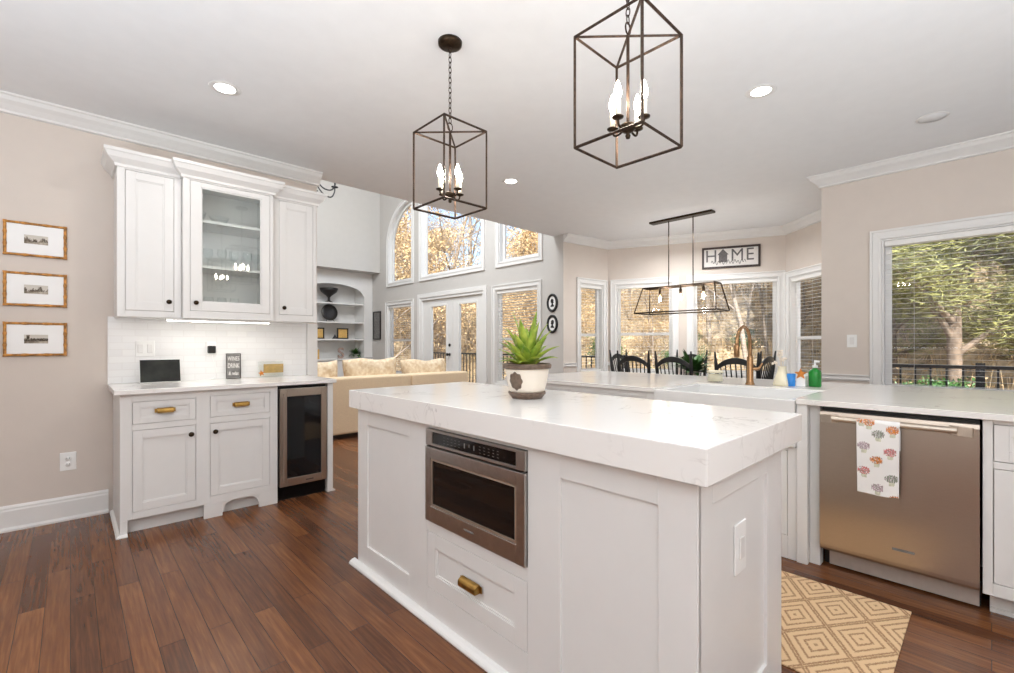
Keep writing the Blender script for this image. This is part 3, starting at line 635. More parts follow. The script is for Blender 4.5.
# glassware
def goblet(x, y, z, label, h=.16, r=.036, first=[None], group='stemmed glasses in the glass front cabinet'):
    if first[0] is None:
        t = root('wine_glass', label, 'glass', (x, y, z), group)
        MB().lathe([(0, 0), (.032, 0), (.03, .003), (.006, .008), (.004, .02), (.004, .07), (.012, .08), (.03, .1), (r, .125), (.031, h), (.029, h), (.034, .125), (.027, .1), (.0, .083)], (x, y, z), 18).build('bowl', 'crystal', t); first[0] = t; return
    dup(first[0], (x, y, z), label=label)
for i, x in enumerate((.70, .79, .88, .97, 1.06, 1.13)):
    goblet(x, 4.24 + .03 * (i % 2), 1.8135, 'stemmed wine glass in the row on the middle shelf of the glass cabinet', group='wine glasses on the middle cabinet shelf')
for i, x in enumerate((.70, .79, .88, .97)):
    t = goblet(x, 4.25, 1.4305, 'stemmed wine glass in the row on the bottom of the glass cabinet')
for o in COL.objects:
    if o.get('category') == 'glass' and o.location.z < 1.5: o['group'] = 'wine glasses on the cabinet floor'
    elif o.get('category') == 'glass': o['group'] = 'wine glasses on the middle cabinet shelf'
for i, (x, r, h) in enumerate(((.72, .055, .09), (.86, .07, .07))):
    MBo = MB().lathe([(0, 0), (r * .5, 0), (r * .55, .006), (r, h), (r * .96, h), (r * .5, .012), (0, .012)], (x, 4.24, 2.1555), 24).build('glass_bowl', 'crystal')
    tag(MBo, ('tall clear glass bowl at the left of the top cabinet shelf', 'wide shallow clear glass bowl on the top cabinet shelf')[i], 'bowl')

# things on the left counter
sd = root('smart_display', 'dark smart display screen propped on the left counter', 'smart display', (.49, 4.31, .93))
R_ = Matrix.Rotation(math.radians(-14), 3, 'X'); 
def tilt(mb, about): mb.v = [tuple(Vector(about) + R_ @ (Vector(v) - Vector(about))) for v in mb.v]; return mb
ab = (.49, 4.27, .934)
tilt(MB().box(.366, .614, 4.27, 4.286, .934, 1.11), ab).build('bezel', 'white', sd, bevel=.005)
tilt(MB().box(.369, .611, 4.2675, 4.27, .938, 1.106), ab).build('glass_face', 'screen', sd)
mb = MB().prism([(.39, 4.285, .9302), (.39, 4.375, .9302), (.39, 4.35, 1.0), (.39, 4.31, 1.03)], (.20, 0, 0)); mb.build('stand', 'black', sd, bevel=.006)
plate(FL, .41, 1.185, .012, 'white double switch plate on the brick tile behind the smart display', 'light switch', w=.115, h=.12, kind='switch')
ch = root('phone_charger', 'black plug-in charger with white cord on the brick tile', 'charger', (.835, 4.40, 1.13))
plate(FL, .835, 1.18, .012, 'white outlet plate behind the black charger', 'outlet')
MB().box(.808, .862, 4.355, 4.395, 1.145, 1.205).build('plug', 'black', ch, bevel=.006)
pts = [(.835, 4.375, 1.145), (.838, 4.372, 1.12), (.845, 4.37, 1.08), (.862, 4.368, 1.03), (.868, 4.36, .995), (.85, 4.345, .955), (.83, 4.335, .936), (.80, 4.33, .9335), (.76, 4.33, .934), (.69, 4.335, .934), (.63, 4.345, .934), (.585, 4.355, .94)]
def smooth(pts, it=2):
    P = [Vector(p) for p in pts]
    for _ in range(it):
        q = [P[0]]
        for a, b in zip(P, P[1:]): q += [a * .75 + b * .25, a * .25 + b * .75]
        P = q + [P[-1]]
    return P
MB().tube(smooth(pts), .002, 6).build('cord', 'white', ch)
ws = root('wooden_sign', 'small black and white lettered block sign on the left counter', 'sign', (.986, 4.36, .93))
tb = Matrix.Rotation(math.radians(-5), 3, 'X')
MB().box(.932, 1.04, 4.352, 4.37, .9302, 1.142).build('board', 'sign', ws)
mb = MB(); Fw = Fr((0, 4.352), (1, 0)); outline(mb, Fw, rect((.939, 1.033, .938, 1.135)), .0065, 0, .004); mb.build('border', 'ebony', ws)
MB().fbox(Fw, .941, 1.031, 0, .0015, .94, 1.133).build('panel', 'grey', ws)
def text(s, size, loc, rot, parent, m, ext=.0006, org=None, shear=0., sx=1.):
    cu = bpy.data.curves.new('lettering', 'FONT'); cu.body = s; cu.size = size; cu.extrude = ext; cu.align_x = 'CENTER'; cu.align_y = 'CENTER'; cu.shear = shear; cu.offset = size * (.0 if s in 'HME' else .012)
    tmp = bpy.data.objects.new('tmp', cu); me = bpy.data.meshes.new_from_object(tmp); bpy.data.objects.remove(tmp)
    o = bpy.data.objects.new('lettering', me); COL.objects.link(o); me.materials.clear(); me.materials.append(M[m]); o.parent = parent
    o.location = Vector(loc) - ORG[parent.name]; o.rotation_euler = rot; o.scale = (sx, 1, 1); return o
text('WINES', .05, (.986, 4.35, 1.097), (PI / 2, 0, 0), ws, 'sign', sx=.56)
text('DRINK', .054, (.986, 4.35, 1.038), (PI / 2, 0, 0), ws, 'sign', sx=.52)
text('& relax', .042, (.986, 4.35, .975), (PI / 2, 0, 0), ws, 'sign', shear=.2, sx=.6)
af = root('acrylic_frame', 'clear acrylic stand with a tan card and orange starfish', 'ornament', (1.27, 4.35, .93))
MB().box(1.17, 1.373, 4.345, 4.353, .9302, 1.07).build('clear_panel', 'clear', af)
MB().box(1.218, 1.378, 4.3535, 4.36, .968, 1.044).build('card', 'tan', af)
mb = MB(); k = 10; poly = []
for i in range(10):
    r = .028 if i % 2 == 0 else .011; th = PI / 2 + i * PI / 5 + .2; poly.append((1.196 + r * math.cos(th), 4.344, .968 + r * math.sin(th)))
mb.prism(poly, (0, -.008, 0)).build('starfish', 'star', af, bevel=.003)

# three framed prints and the outlet on the left wall
for i, (zc, hh, lab) in enumerate(((1.916, .228, 'top framed sepia print in a gilt bamboo frame on the left wall'), (1.584, .23, 'middle framed sepia print in a gilt bamboo frame on the left wall'), (1.252, .24, 'bottom framed sepia print, the darkest, in a gilt bamboo frame on the left wall'))):
    t = root('framed_print', lab, 'picture', (-.168, 4.41, zc - hh / 2), 'framed prints on the left wall')
    xa, xb, za, zb = -.318, -.018, zc - .113, zc + .113; r = .0085; y = 4.408
    def bamboo(p, q):
        k = 15; P = [Vector(p).lerp(Vector(q), j / k) for j in range(k + 1)]; return P, [r * (1.22 if j % 5 == 0 else .95) for j in range(k + 1)]
    mb = MB()
    for p, q in (((xa, y, za + r), (xb, y, za + r)), ((xa, y, zb - r), (xb, y, zb - r)), ((xa + r, y, za), (xa + r, y, zb)), ((xb - r, y, za), (xb - r, y, zb))): mb.tube(*bamboo(p, q), 10)
    mb.build('frame', 'frame', t)
    MB().box(xa + .012, xb - .012, 4.408, 4.419, za + .012, zb - .012).build('mat_board', 'matboard', t)
    # the little print: sky, skyline and foreground as one print of separate tones
    pa, pb, pz0, pz1 = -.223, -.110, zc - .028, zc + .03; rr = random.Random(i + 2); mb = MB(); nx, nz = 40, 20
    for ix in range(nx):
        hgt = .5 + .25 * math.sin(ix * .35 + i * 2) * math.sin(ix * .13 + 1) + rr.uniform(-.12, .12)
        if i == 2: hgt = .55 + (.35 if 3 < ix < 9 else 0) + rr.uniform(-.03, .03)
        for iz in range(nz):
            t_ = iz / nz; mi = 2 if t_ > hgt else (1 if rr.random() < (.85 if i == 2 else .5) and t_ > .2 else 0)
            xx = pa + (pb - pa) * ix / nx; z_ = pz0 + (pz1 - pz0) * iz / nz; dx = (pb - pa) / nx; dz = (pz1 - pz0) / nz
            mb.add([(xx, 4.4075, z_), (xx + dx, 4.4075, z_), (xx + dx, 4.4075, z_ + dz), (xx, 4.4075, z_ + dz)], [(0, 1, 2, 3)], mi)
    mb.build('print', ['sepia', 'sepiad', mat('sepia_sky_%d' % i, (206, 200, 190), .8)], t)
plate(FL, -.012, .405, 0, 'white outlet plate low on the left wall', 'outlet', w=.085, h=.125)

# ------------------------------------------------------------------ sink run, dishwasher, peninsula
FX = Fr((2.96, 3.12), (0, -1)); XY = lambda y: 3.12 - y                # cabinet fronts, a = 3.12 - y, n = -x
# peninsula counter: deep slab cut around the sink
mb = MB()
mb.box(2.935, 4.40, 1.612, 3.12, .885, .914); mb.box(3.60, 4.40, .752, 1.612, .885, .914); mb.box(2.935, 4.40, -1.2, .752, .885, .914)
ct = mb.build('countertop', 'quartz', bevel=.002); tag(ct, 'long white quartz peninsula counter around the sink and over the dishwasher', 'countertop')
pen = root('base_cabinet', 'white peninsula cabinet run with drawers left of the sink', 'cabinet', (3.4, 2.37, 0))
dh = [(XY(3.06), XY(2.36), .70, .84), (XY(2.30), XY(1.68), .70, .84), (XY(3.06), XY(2.36), .14, .66), (XY(2.30), XY(1.68), .14, .66)]
MB().holes(FX, 0, XY(1.616), .10, .885, -.02, 0, dh).build('face_frame', 'cab', pen, bevel=.0015)
MB().fbox(FX, 0, XY(1.616), -.64, -.045, .1, .885).fbox(FX, 0, XY(1.616), -.6, -.07, 0, .1).build('carcass', 'cab', pen)
for i, h in enumerate(dh):
    d = shaker(MB(), FX, h[0] + .0025, h[1] - .0025, h[2] + .0025, h[3] - .0025, 0, rail=.04 if i < 2 else .055).build('drawer' if i < 2 else 'door', 'cab', pen, bevel=.0012)
    if i < 2: cup_pull(FX, (h[0] + h[1]) / 2, .775, 0, d, .1)
    else: knob(FX, h[1] - .03 if i == 2 else h[0] + .03, .6, 0, d)
bk = root('bar_back', 'white panelled back of the peninsula facing the breakfast nook', 'cabinet', (3.85, 1.2, 0))
FBK = Fr((4.06, -1.2), (0, 1)); mb = MB().holes(FBK, 0, 4.28, 0, .885, -.02, 0, [(.15 + i * 1.05, 1.0 + i * 1.05, .15, .78) for i in range(4)]); mb.fbox(FBK, 0, 4.28, -.03, -.012, .01, .88).build('back_panel', 'cab', bk, bevel=.002)
MB().box(3.62, 4.028, -1.19, 3.07, .0, .885).build('carcass', 'cab', bk)
skc = root('sink_cabinet', 'white sink cabinet with corner posts under the farmhouse sink', 'cabinet', (3.2, 1.17, 0))
h = (XY(1.55), XY(.80), .13, .615)
MB().holes(FX, XY(1.612), XY(.752), .0, .635, -.02, .0, [h]).build('face_frame', 'cab', skc, bevel=.0015)
am = (h[0] + h[1]) / 2
for (q0, q1) in ((h[0] + .0025, am - .0015), (am + .0015, h[1] - .0025)):
    d = shaker(MB(), FX, q0, q1, h[2] + .0025, h[3] - .0025, 0, rail=.05).build('door', 'cab', skc, bevel=.0012); knob(FX, q1 - .025 if q1 < am else q0 + .025, .56, 0, d)
MB().fbox(FX, XY(1.60), XY(.76), -.62, -.045, .02, .60).build('carcass', 'cab', skc)
mb = MB().fbox(FX, XY(.752), XY(.70), -.10, .012, 0, .885); mb.build('corner_post', 'cab', skc, bevel=.003)
mb = MB().fbox(FX, XY(.70), XY(.65), -.10, -.035, 0, .885); mb.build('filler', 'cab', skc, bevel=.002)
# farmhouse sink with a real basin
sk = root('farmhouse_sink', 'white apron front farmhouse sink set in the peninsula counter', 'sink', (3.25, 1.18, .64))
x0, x1, y0, y1, z0, z1 = 2.925, 3.60, .756, 1.608, .64, .907
mb = MB(); w = .03
mb.box(x0, x0 + w, y0, y1, z0, z1).box(x1 - w, x1, y0, y1, z0, z1).box(x0 + w, x1 - w, y0, y0 + w, z0, z1).box(x0 + w, x1 - w, y1 - w, y1, z0, z1).box(x0 + w, x1 - w, y0 + w, y1 - w, z0, z0 + .03)
mb.build('basin', 'porcelain', sk, bevel=.006)
MB().lathe([(0, 0), (.045, 0), (.045, .004), (.03, .006), (0, .002)], (3.26, 1.18, z0 + .03), 24).build('drain', 'steel', sk)
# faucet
fx, fy, fz = 3.706, 1.251, .914
fc = root('kitchen_faucet', 'champagne bronze gooseneck faucet behind the sink', 'faucet', (fx, fy, fz))
MB().lathe([(0, 0), (.032, 0), (.032, .008), (.027, .014), (.024, .03), (.022, .2), (.019, .22), (0, .22)], (fx, fy, fz), 24).build('base', 'champagne', fc)
rr_ = .128; pts = [(fx, fy, fz + .2), (fx, fy, fz + .28)] + [(fx - rr_ + rr_ * math.cos(PI * i / 14), fy + .0, fz + .305 + rr_ * math.sin(PI * i / 14)) for i in range(15)] + [(fx - 2 * rr_ - .006, fy, fz + .28)]
MB().tube(pts, .0125, 14).build('gooseneck', 'champagne', fc)
MB().lathe([(0, 0), (.016, 0), (.019, .01), (.0185, .08), (.015, .1), (0, .1)], (fx - 2 * rr_ - .006, fy, fz + .21), 20).build('spray_head', 'champagne', fc)
mb = MB().tube([(fx, fy, fz + .12), (fx + .012, fy - .05, fz + .12)], .012, 12).tube([(fx + .012, fy - .05, fz + .118), (fx + .02, fy - .06, fz + .128), (fx + .03, fy - .075, fz + .165)], [.012, .009, .006], 10); mb.build('handle', 'champagne', fc)

# dishwasher
dw = root('dishwasher', 'stainless steel dishwasher under the peninsula counter', 'dishwasher', (3.25, .34, 0))
a0, a1 = XY(.645), XY(.034)
MB().fbox(FX, a0 + .004, a1 - .004, -.58, -.03, .112, .875).build('tub_body', 'black', dw)
mb = MB(); n_ = 24; Z0, Z1 = .113, .858
prof = [(-.03, Z0), (.004, Z0), (.010, Z0 + .012)] + [(.012 + .006 * math.sin(PI * i / 10), Z0 + .03 + (Z1 - .02 - Z0 - .03) * i / 10) for i in range(11)] + [(.008, Z1), (-.03, Z1)]
mb.prism([FX.p(a0 + .003, q[0], q[1]) for q in prof], Vector(FX.p(a1 - .003, 0, 0)) - Vector(FX.p(a0 + .003, 0, 0)))
dd = mb.build('door', 'steel', dw, bevel=.003)
mb = MB(); m2 = MB()
for a in (a0 + .04, a1 - .05):
    sg = 1 if a < (a0 + a1) / 2 else -1
    poly = [FX.p(a - sg * .03, .012, .80), FX.p(a + sg * .045, .012, .80), FX.p(a + sg * .05, .045, .808), FX.p(a + sg * .02, .052, .805), FX.p(a - sg * .025, .03, .80)]
    mb.prism(poly, (0, 0, .042))
mb.tube([FX.p(a0 + .065, .048, .826), FX.p(a1 - .075, .048, .826)], .0135, 16)
mb.build('handle', 'handle', dd, bevel=.003)
MB().fbox(FX, (a0 + a1) / 2 + .0, (a0 + a1) / 2 + .085, .0155, .017, .205, .216).build('badge', 'grey', dd)
mb = MB().fbox(FX, a0 + .03, a1 - .005, -.09, -.075, .012, .085).build('toe_plate', 'toe', dw)
MB().fbox(FX, a0, a1, -.13, -.115, 0, .108).build('toe_recess', 'black', dw)

# towel over the handle
tn = MB(); ya, yb = .474, .305; nx, nz = 60, 150; zt, zb_, nb = .842, .468, .30
spots = [(.30, .05, 3), (.52, .20, 5), (.85, .13, 3), (.18, .37, 4), (.80, .42, 2), (.48, .54, 3), (.17, .70, 2), (.83, .76, 5), (.50, .90, 4), (.90, 1.03, 3), (.12, .02, 3)]
random.seed(5)
def motif(u, v):
    for (cx, cv, ci) in spots:
        dx = (u - cx) * .169; dz = (v - cv) * .374
        if dx * dx / .026 ** 2 + dz * dz / .019 ** 2 < 1 + .25 * math.sin(dx * 700): k = random.random(); return ci if k < .58 else (5 if k < .72 else (0 if k < .86 else 4))
        if abs(dx) < .013 - (dz - .012) * .15 and .012 < dz < .036: return 1
    return 0
vs = []; fs = []; ms = []
def tp(v):      # v runs over the bar: behind it below -.06, round it up to .06, then down the front
    if v < -.06: return (.034, .826 - (-v - .06) * .374)
    if v < .06: th = PI / 2 * v / .06; return (.048 + .014 * math.sin(th), .826 + .014 * math.cos(th))
    return (.062 + .004 * math.sin(v * 5), .826 - (v - .06) * .374)
nv0 = -60; rows = list(range(nv0, nz + 1))
for iv in rows:
    v = iv / nz; n, z = tp(v)
    for iu in range(nx + 1):
        u = iu / nx; flare = (.5 - u) * -.008 * max(v, 0)
        n2 = n + (.003 * math.sin(u * 9 + v * 2) * max(0, v) if v > .06 else 0)
        vs.append(FX.p(XY(ya + (yb - ya) * u + flare), n2, z - .006 * math.sin(u * 3) * max(0, v) ** 2))
for r in range(len(rows) - 1):
    for iu in range(nx):
        b = r * (nx + 1) + iu; fs.append((b, b + 1, b + nx + 2, b + nx + 1)); ms.append(motif((iu + .5) / nx, (rows[r] + .5) / nz) if rows[r] >= -4 else 0)
tn.v = [tuple(v) for v in vs]; tn.f = [list(f) for f in fs]; tn.m = ms; tn.s = [True] * len(fs)
tw = tn.build('kitchen_towel', ['linen', 'potm', 'pink', 'orange', 'lilac', 'greyb'], recalc=False)
md = tw.modifiers.new('thick', 'SOLIDIFY'); md.thickness = .0018; md.offset = 0
tag(tw, 'white tea towel printed with potted flowers hung on the dishwasher handle', 'towel')

# cabinet right of the dishwasher
rc = root('base_cabinet', 'white base cabinet right of the dishwasher, cut by the frame', 'cabinet', (3.27, -.5, 0))
hh = [(XY(-.004), XY(-.55), .70, .866), (XY(-.004), XY(-.55), .16, .67)]
MB().holes(FX, XY(.028), XY(-1.15), .105, .885, -.02, 0, hh).build('face_frame', 'cab', rc, bevel=.0015)
MB().fbox(FX, XY(.028), XY(-1.15), -.62, -.045, .105, .885).fbox(FX, XY(.006), XY(-1.15), -.6, -.10, 0, .105).build('carcass', 'cab', rc)
MB().fbox(FX, XY(.006), XY(-1.15), -.10, -.085, 0, .02).build('shoe_moulding', 'trim', rc)
for i, h in enumerate(hh):
    d = shaker(MB(), FX, h[0] + .003, h[1] - .0025, h[2] + .003, h[3] - .003, 0, rail=.06 if i else .045).build('door' if i else 'drawer', 'cab', rc, bevel=.0012)
    knob(FX, h[1] - .04, .62, 0, d) if i else cup_pull(FX, (h[0] + h[1]) / 2, .785, 0, d, .1)

# rug
rg = MB(); n_ = 40
rg.box(1.962, 2.766, .25, 1.55, 0.0005, .007); o = rg.build('area_rug', 'rug', org=(2.709, .37, 0), bevel=.002); tag(o, 'tan jute runner with a concentric diamond weave beside the island', 'rug')

# things on the peninsula
t = root('candle_jar', 'cream candle in a glass jar left of the faucet', 'candle', (3.77, 1.535, .914)); q = (3.77, 1.535, .9145)
MB().lathe([(0, 0), (.058, 0), (.063, .006), (.063, .07), (.066, .074), (.06, .074), (.057, .07), (.057, .008), (0, .008)], q, 30).build('jar', 'crystal', t)
MB().lathe([(0, .0085), (.0555, .0085), (.0555, .062), (.0, .06)], q, 30).build('wax', 'wax', t)
MB().lathe([(0, .0745), (.062, .0745), (.062, .086), (.05, .092), (0, .092)], q, 30).build('lid', 'wax', t)
t = root('bud_vase', 'pale vase of dried white flowers right of the faucet', 'vase', (3.81, 1.065, .914)); q = (3.81, 1.065, .9145)
MB().lathe([(0, 0), (.055, 0), (.06, .01), (.05, .05), (.032, .1), (.026, .13), (.03, .14), (.027, .14), (.023, .13), (.029, .1), (.046, .05), (.054, .012), (0, .01)], q, 26).build('vessel', 'wax', t)
rnd = random.Random(8)
for i in range(7):
    az = rnd.uniform(0, 6.28); s_ = rnd.uniform(.02, .055); top = Vector(q) + Vector((s_ * math.cos(az), s_ * math.sin(az), rnd.uniform(.15, .25)))
    mb = MB().tube([Vector(q) + Vector((-.01 * math.cos(az), 0, .02)), Vector(q) + Vector((.008 * math.cos(az), .008 * math.sin(az), .13)), top], .0018, 5); st_ = mb.build('stem', 'flower', t)
    mb = MB()
    for j in range(7): mb.ell(top + Vector((rnd.uniform(-.014, .014), rnd.uniform(-.014, .014), rnd.uniform(-.008, .012))), .009, .009, .007, 8)
    mb.build('bloom', 'flower', st_)
t = MB().lathe([(0, 0), (.022, 0), (.026, .004), (.028, .09), (.026, .09), (.024, .008), (0, .006)], (3.80, 1.003, .9145), 26).build('tumbler', 'blueglass'); tag(t, 'small blue tumbler between the flower vase and the white box', 'glass')
t = root('storage_box', 'white ornament box with an orange starfish on its front', 'box', (3.84, .945, .914))
MB().box(3.81, 3.87, .918, .975, .9145, .99).build('box_body', 'white', t, bevel=.004)
mb = MB(); poly = []
for i in range(10):
    r = .042 if i % 2 == 0 else .018; th = PI / 2 + i * PI / 5; poly.append((3.809, .945 + r * math.cos(th), 1.005 + r * math.sin(th)))
mb.prism(poly, (-.008, 0, 0)).build('starfish', 'star', t, bevel=.003)
t = root('soap_bottle', 'green dish soap bottle with a white pump by the right wall', 'soap bottle', (3.87, .872, .914)); q = (3.87, .872, .9145)
mb = MB(); prof = [(0, 0), (.036, 0), (.04, .006), (.04, .10), (.034, .118), (.016, .126), (.014, .135), (0, .135)]; mb.lathe(prof, q, 28); mb.build('bottle', 'greenglass', t)
MB().lathe([(0, .135), (.017, .135), (.017, .152), (.006, .156), (.006, .178), (0, .178)], q, 18).tube([(q[0], q[1], q[2] + .18), (q[0] - .02, q[1] - .03, q[2] + .18)], [.009, .006], 10).build('pump', 'white', t)
plate(FS, 1.13 - .891, 1.248, 0, 'white switch plate on the wall left of the counter window', 'light switch', w=.075, h=.118, kind='switch')

# ------------------------------------------------------------------ breakfast nook
ptb = root('dining_table', 'black dining table in the breakfast bay', 'table', (5.6, 2.7, 0))
MB().box(5.15, 6.0, 2.2, 3.2, .725, .755).build('tabletop', 'blackpaint', ptb, bevel=.006)
MB().box(5.23, 5.92, 2.28, 3.12, .64, .725).build('apron', 'blackpaint', ptb, bevel=.003)
for x in (5.25, 5.9):
    for y in (2.33, 3.07): MB().lathe([(0, 0), (.022, 0), (.025, .04), (.03, .3), (.035, .5), (.028, .56), (.038, .6), (.038, .725), (0, .725)], (x, y, 0), 14).build('leg', 'blackpaint', ptb)
def make_chair(label):
    t = root('dining_chair', label, 'chair', (0, 0, 0), 'black windsor chairs at the breakfast table'); b = 'blackpaint'
    # faces +x; the back stands at x = -.2
    mb = MB(); k = 28; out = []
    for i in range(k):
        th = 2 * PI * i / k; r = 1 / ((abs(math.cos(th)) ** 3.2 + abs(math.sin(th)) ** 3.2) ** (1 / 3.2)); out.append((.21 * r * math.cos(th), (.215 + .01 * math.cos(th)) * r * math.sin(th)))
    mb.prism([(x, y, .43) for x, y in out], (0, 0, .035)); mb.build('seat', b, t, bevel=.008)
    for sx in (-1, 1):
        for sy in (-1, 1):
            p = Vector((sx * .14, sy * .15, .43)); q = Vector((sx * .21, sy * .2, 0)); P = [p.lerp(q, j / 6) for j in range(7)]
            MB().tube(P, [.016, .019, .022, .018, .02, .017, .012], 10).build('leg', b, t)
    mb = MB()
    for sy in (-1, 1): mb.tube([(-.18, sy * .178, .19), (0, sy * .178, .19), (.18, sy * .178, .19)], [.009, .013, .009], 8)
    mb.tube([(0, -.178, .19), (0, 0, .19), (0, .178, .19)], [.009, .013, .009], 8); mb.build('stretcher', b, t)
    for sy in (-1, 1):
        p = Vector((-.18, sy * .18, .46)); q = Vector((-.26, sy * .21, 1.14)); P = [p.lerp(q, j / 10) for j in range(11)]
        MB().tube(P, [.014, .015, .016, .017, .018, .018, .019, .02, .018, .013, .008], 10).build('back_post', b, t)
    mb = MB(); vs = []; k = 14
    for i in range(k + 1):
        u = 2 * i / k - 1; y = u * .195; zc = .975 + .085 * (1 - u * u) ** .9; xx = -.245 - .03 * (1 - u * u); hgt = .034 + .01 * (1 - abs(u))
        vs += [(xx - .01, y, zc - hgt), (xx + .01, y, zc - hgt), (xx + .01, y, zc + hgt * .5), (xx - .01, y, zc + hgt * .5)]
    fs = [(4 * i + j, 4 * i + (j + 1) % 4, 4 * i + 4 + (j + 1) % 4, 4 * i + 4 + j) for i in range(k) for j in range(4)]
    mb.add(vs, fs); mb.add(vs[:4], [(0, 1, 2, 3)]); mb.add(vs[-4:], [(3, 2, 1, 0)]); mb.build('crest_rail', b, t, bevel=.004)
    for i in range(7):
        u = (i - 3) / 3.6; MB().tube([(-.175, u * .15, .462), (-.215, u * .165, .75), (-.245 - .03 * (1 - u * u), u * .185, .955 + .085 * (1 - u * u) ** .9)], [.007, .0085, .006], 7).build('spindle', b, t)
    return t
chairs = [(5.14, 2.96, 0, 'black spindle back chair, leftmost on the counter side of the breakfast table'), (5.14, 2.455, 0, 'middle black spindle back chair on the counter side of the breakfast table'), (5.14, 1.78, 0, 'black spindle back chair directly behind the faucet'),
          (5.98, 2.86, PI, 'black chair on the window side of the breakfast table in front of the mullion'),
          (5.76, 3.47, -PI / 2, 'black chair at the far left end of the breakfast table'), (5.75, 2.0, PI / 2 - .05, 'black chair seen side on at the right end of the breakfast table')]
ch0 = None
for (x, y, rz, lab) in chairs:
    if ch0 is None: ch0 = make_chair(lab); ch0.location = (x, y, 0); ch0.rotation_euler = (0, 0, rz); 
    else: dup(ch0, (x, y, 0), rz, lab)
tp_ = root('table_plant', 'round green plant in a small pot on the breakfast table', 'plant', (5.6, 2.56, .755)); q = (5.6, 2.56, .755)
MB().lathe([(0, .0005), (.07, .0005), (.09, .12), (.095, .13), (.085, .13), (.08, .11), (0, .11)], q, 24).build('pot', 'pot', tp_)
rnd = random.Random(3); mb = MB()
for i in range(90):
    az = rnd.uniform(0, 6.28); leaf(mb, (q[0] + .03 * math.cos(az), q[1] + .03 * math.sin(az), q[2] + .11), az, rnd.uniform(.16, .33), rnd.uniform(.2, 1.5), rnd.uniform(.2, 1.2), .08, .15, 6)
mb.build('foliage', 'leafd', tp_, recalc=False)

# linear pendant over the table
lp = root('linear_pendant', 'long trapezoid wire frame pendant with three bulbs over the breakfast table', 'lamp', (5.6, 2.71, 1.62)); b = 'bronze'
MB().box(5.55, 5.66, 2.30, 3.12, CZ - .025, CZ).build('ceiling_plate', b, lp, bevel=.003)
for y in (2.55, 2.87): MB().tube([(5.6, y, 1.95), (5.6, y, CZ - .02)], .007, 10).build('rod', b, lp)
T = [(5.51, 2.25, 1.955), (5.69, 2.25, 1.955), (5.69, 3.19, 1.955), (5.51, 3.19, 1.955)]; B = [(5.40, 2.19, 1.625), (5.80, 2.19, 1.625), (5.80, 3.25, 1.625), (5.40, 3.25, 1.625)]
def bars(mb, segs, w):
    for p, q in segs: mb.tube([p, q], w, 4, sm=False)
mb = MB(); bars(mb, [(T[i], T[(i + 1) % 4]) for i in range(4)] + [(B[i], B[(i + 1) % 4]) for i in range(4)] + [(T[i], B[i]) for i in range(4)] + [((5.6, 2.25, 1.955), (5.6, 3.19, 1.955))], .009); mb.build('frame', b, lp)
for y in (2.42, 2.71, 2.99):
    s_ = MB().lathe([(0, 0), (.018, 0), (.018, .05), (.01, .07), (.01, .095), (0, .095)], (5.6, y, 1.86), 14).build('socket', b, lp)
    MB().lathe([(0, -.1), (.02, -.095), (.03, -.07), (.026, -.035), (.014, 0)], (5.6, y, 1.86), 16).build('bulb', 'crystal', s_)
    lamp('pendant_glow', 'POINT', (5.6, y, 1.815), 4, (1, .95, .9)).data.shadow_soft_size = .06
    MB().tube([(5.6, y - .004, 1.855), (5.6, y - .006, 1.79), (5.6, y + .006, 1.79), (5.6, y + .004, 1.855)], .003, 6).build('filament', 'filament', s_)

# sign over the bay window
hs_ = root('home_sign', 'framed white sign reading HOME above the breakfast bay window', 'sign', S2.p(1.755, .001, 2.32))
a0, a1, z0, z1 = 1.376, 2.131, 2.312, 2.622
MB().fbox(S2, a0 + .02, a1 - .02, .001, .012, z0 + .02, z1 - .02).build('board', 'sign', hs_)
mb = MB(); outline(mb, S2, rect((a0 + .028, a1 - .028, z0 + .028, z1 - .028)), .028, .001, .03); mb.build('frame', 'darkwood', hs_, bevel=.002)
rz = math.atan2(S2.d.y, S2.d.x)
for ch_, a, in (('H', 1.50), ('M', 1.84), ('E', 2.0)): text(ch_, .25, S2.p(a, .0125, 2.487), (PI / 2, 0, rz), hs_, 'ink', sx=.92)
mb = MB(); ac = 1.655; hp = [(-.055, -.085), (.055, -.085), (.055, .02), (.075, .02), (0, .105), (-.075, .02), (-.055, .02)]
mb.prism([S2.p(ac + q[0], .0122, 2.487 + q[1]) for q in hp], Vector(S2.p(0, .001, 0)) - Vector(S2.p(0, 0, 0))); mb.build('house_shape', 'ink', hs_)
mb = MB(); P = [S2.p(1.50 + .0042 * i, .0135, 2.40 + .022 * math.sin(i * .62) + .012 * math.sin(i * .27)) for i in range(108)]; mb.tube(smooth(P, 1), .0032, 5); mb.build('script_line', 'ebony', hs_)

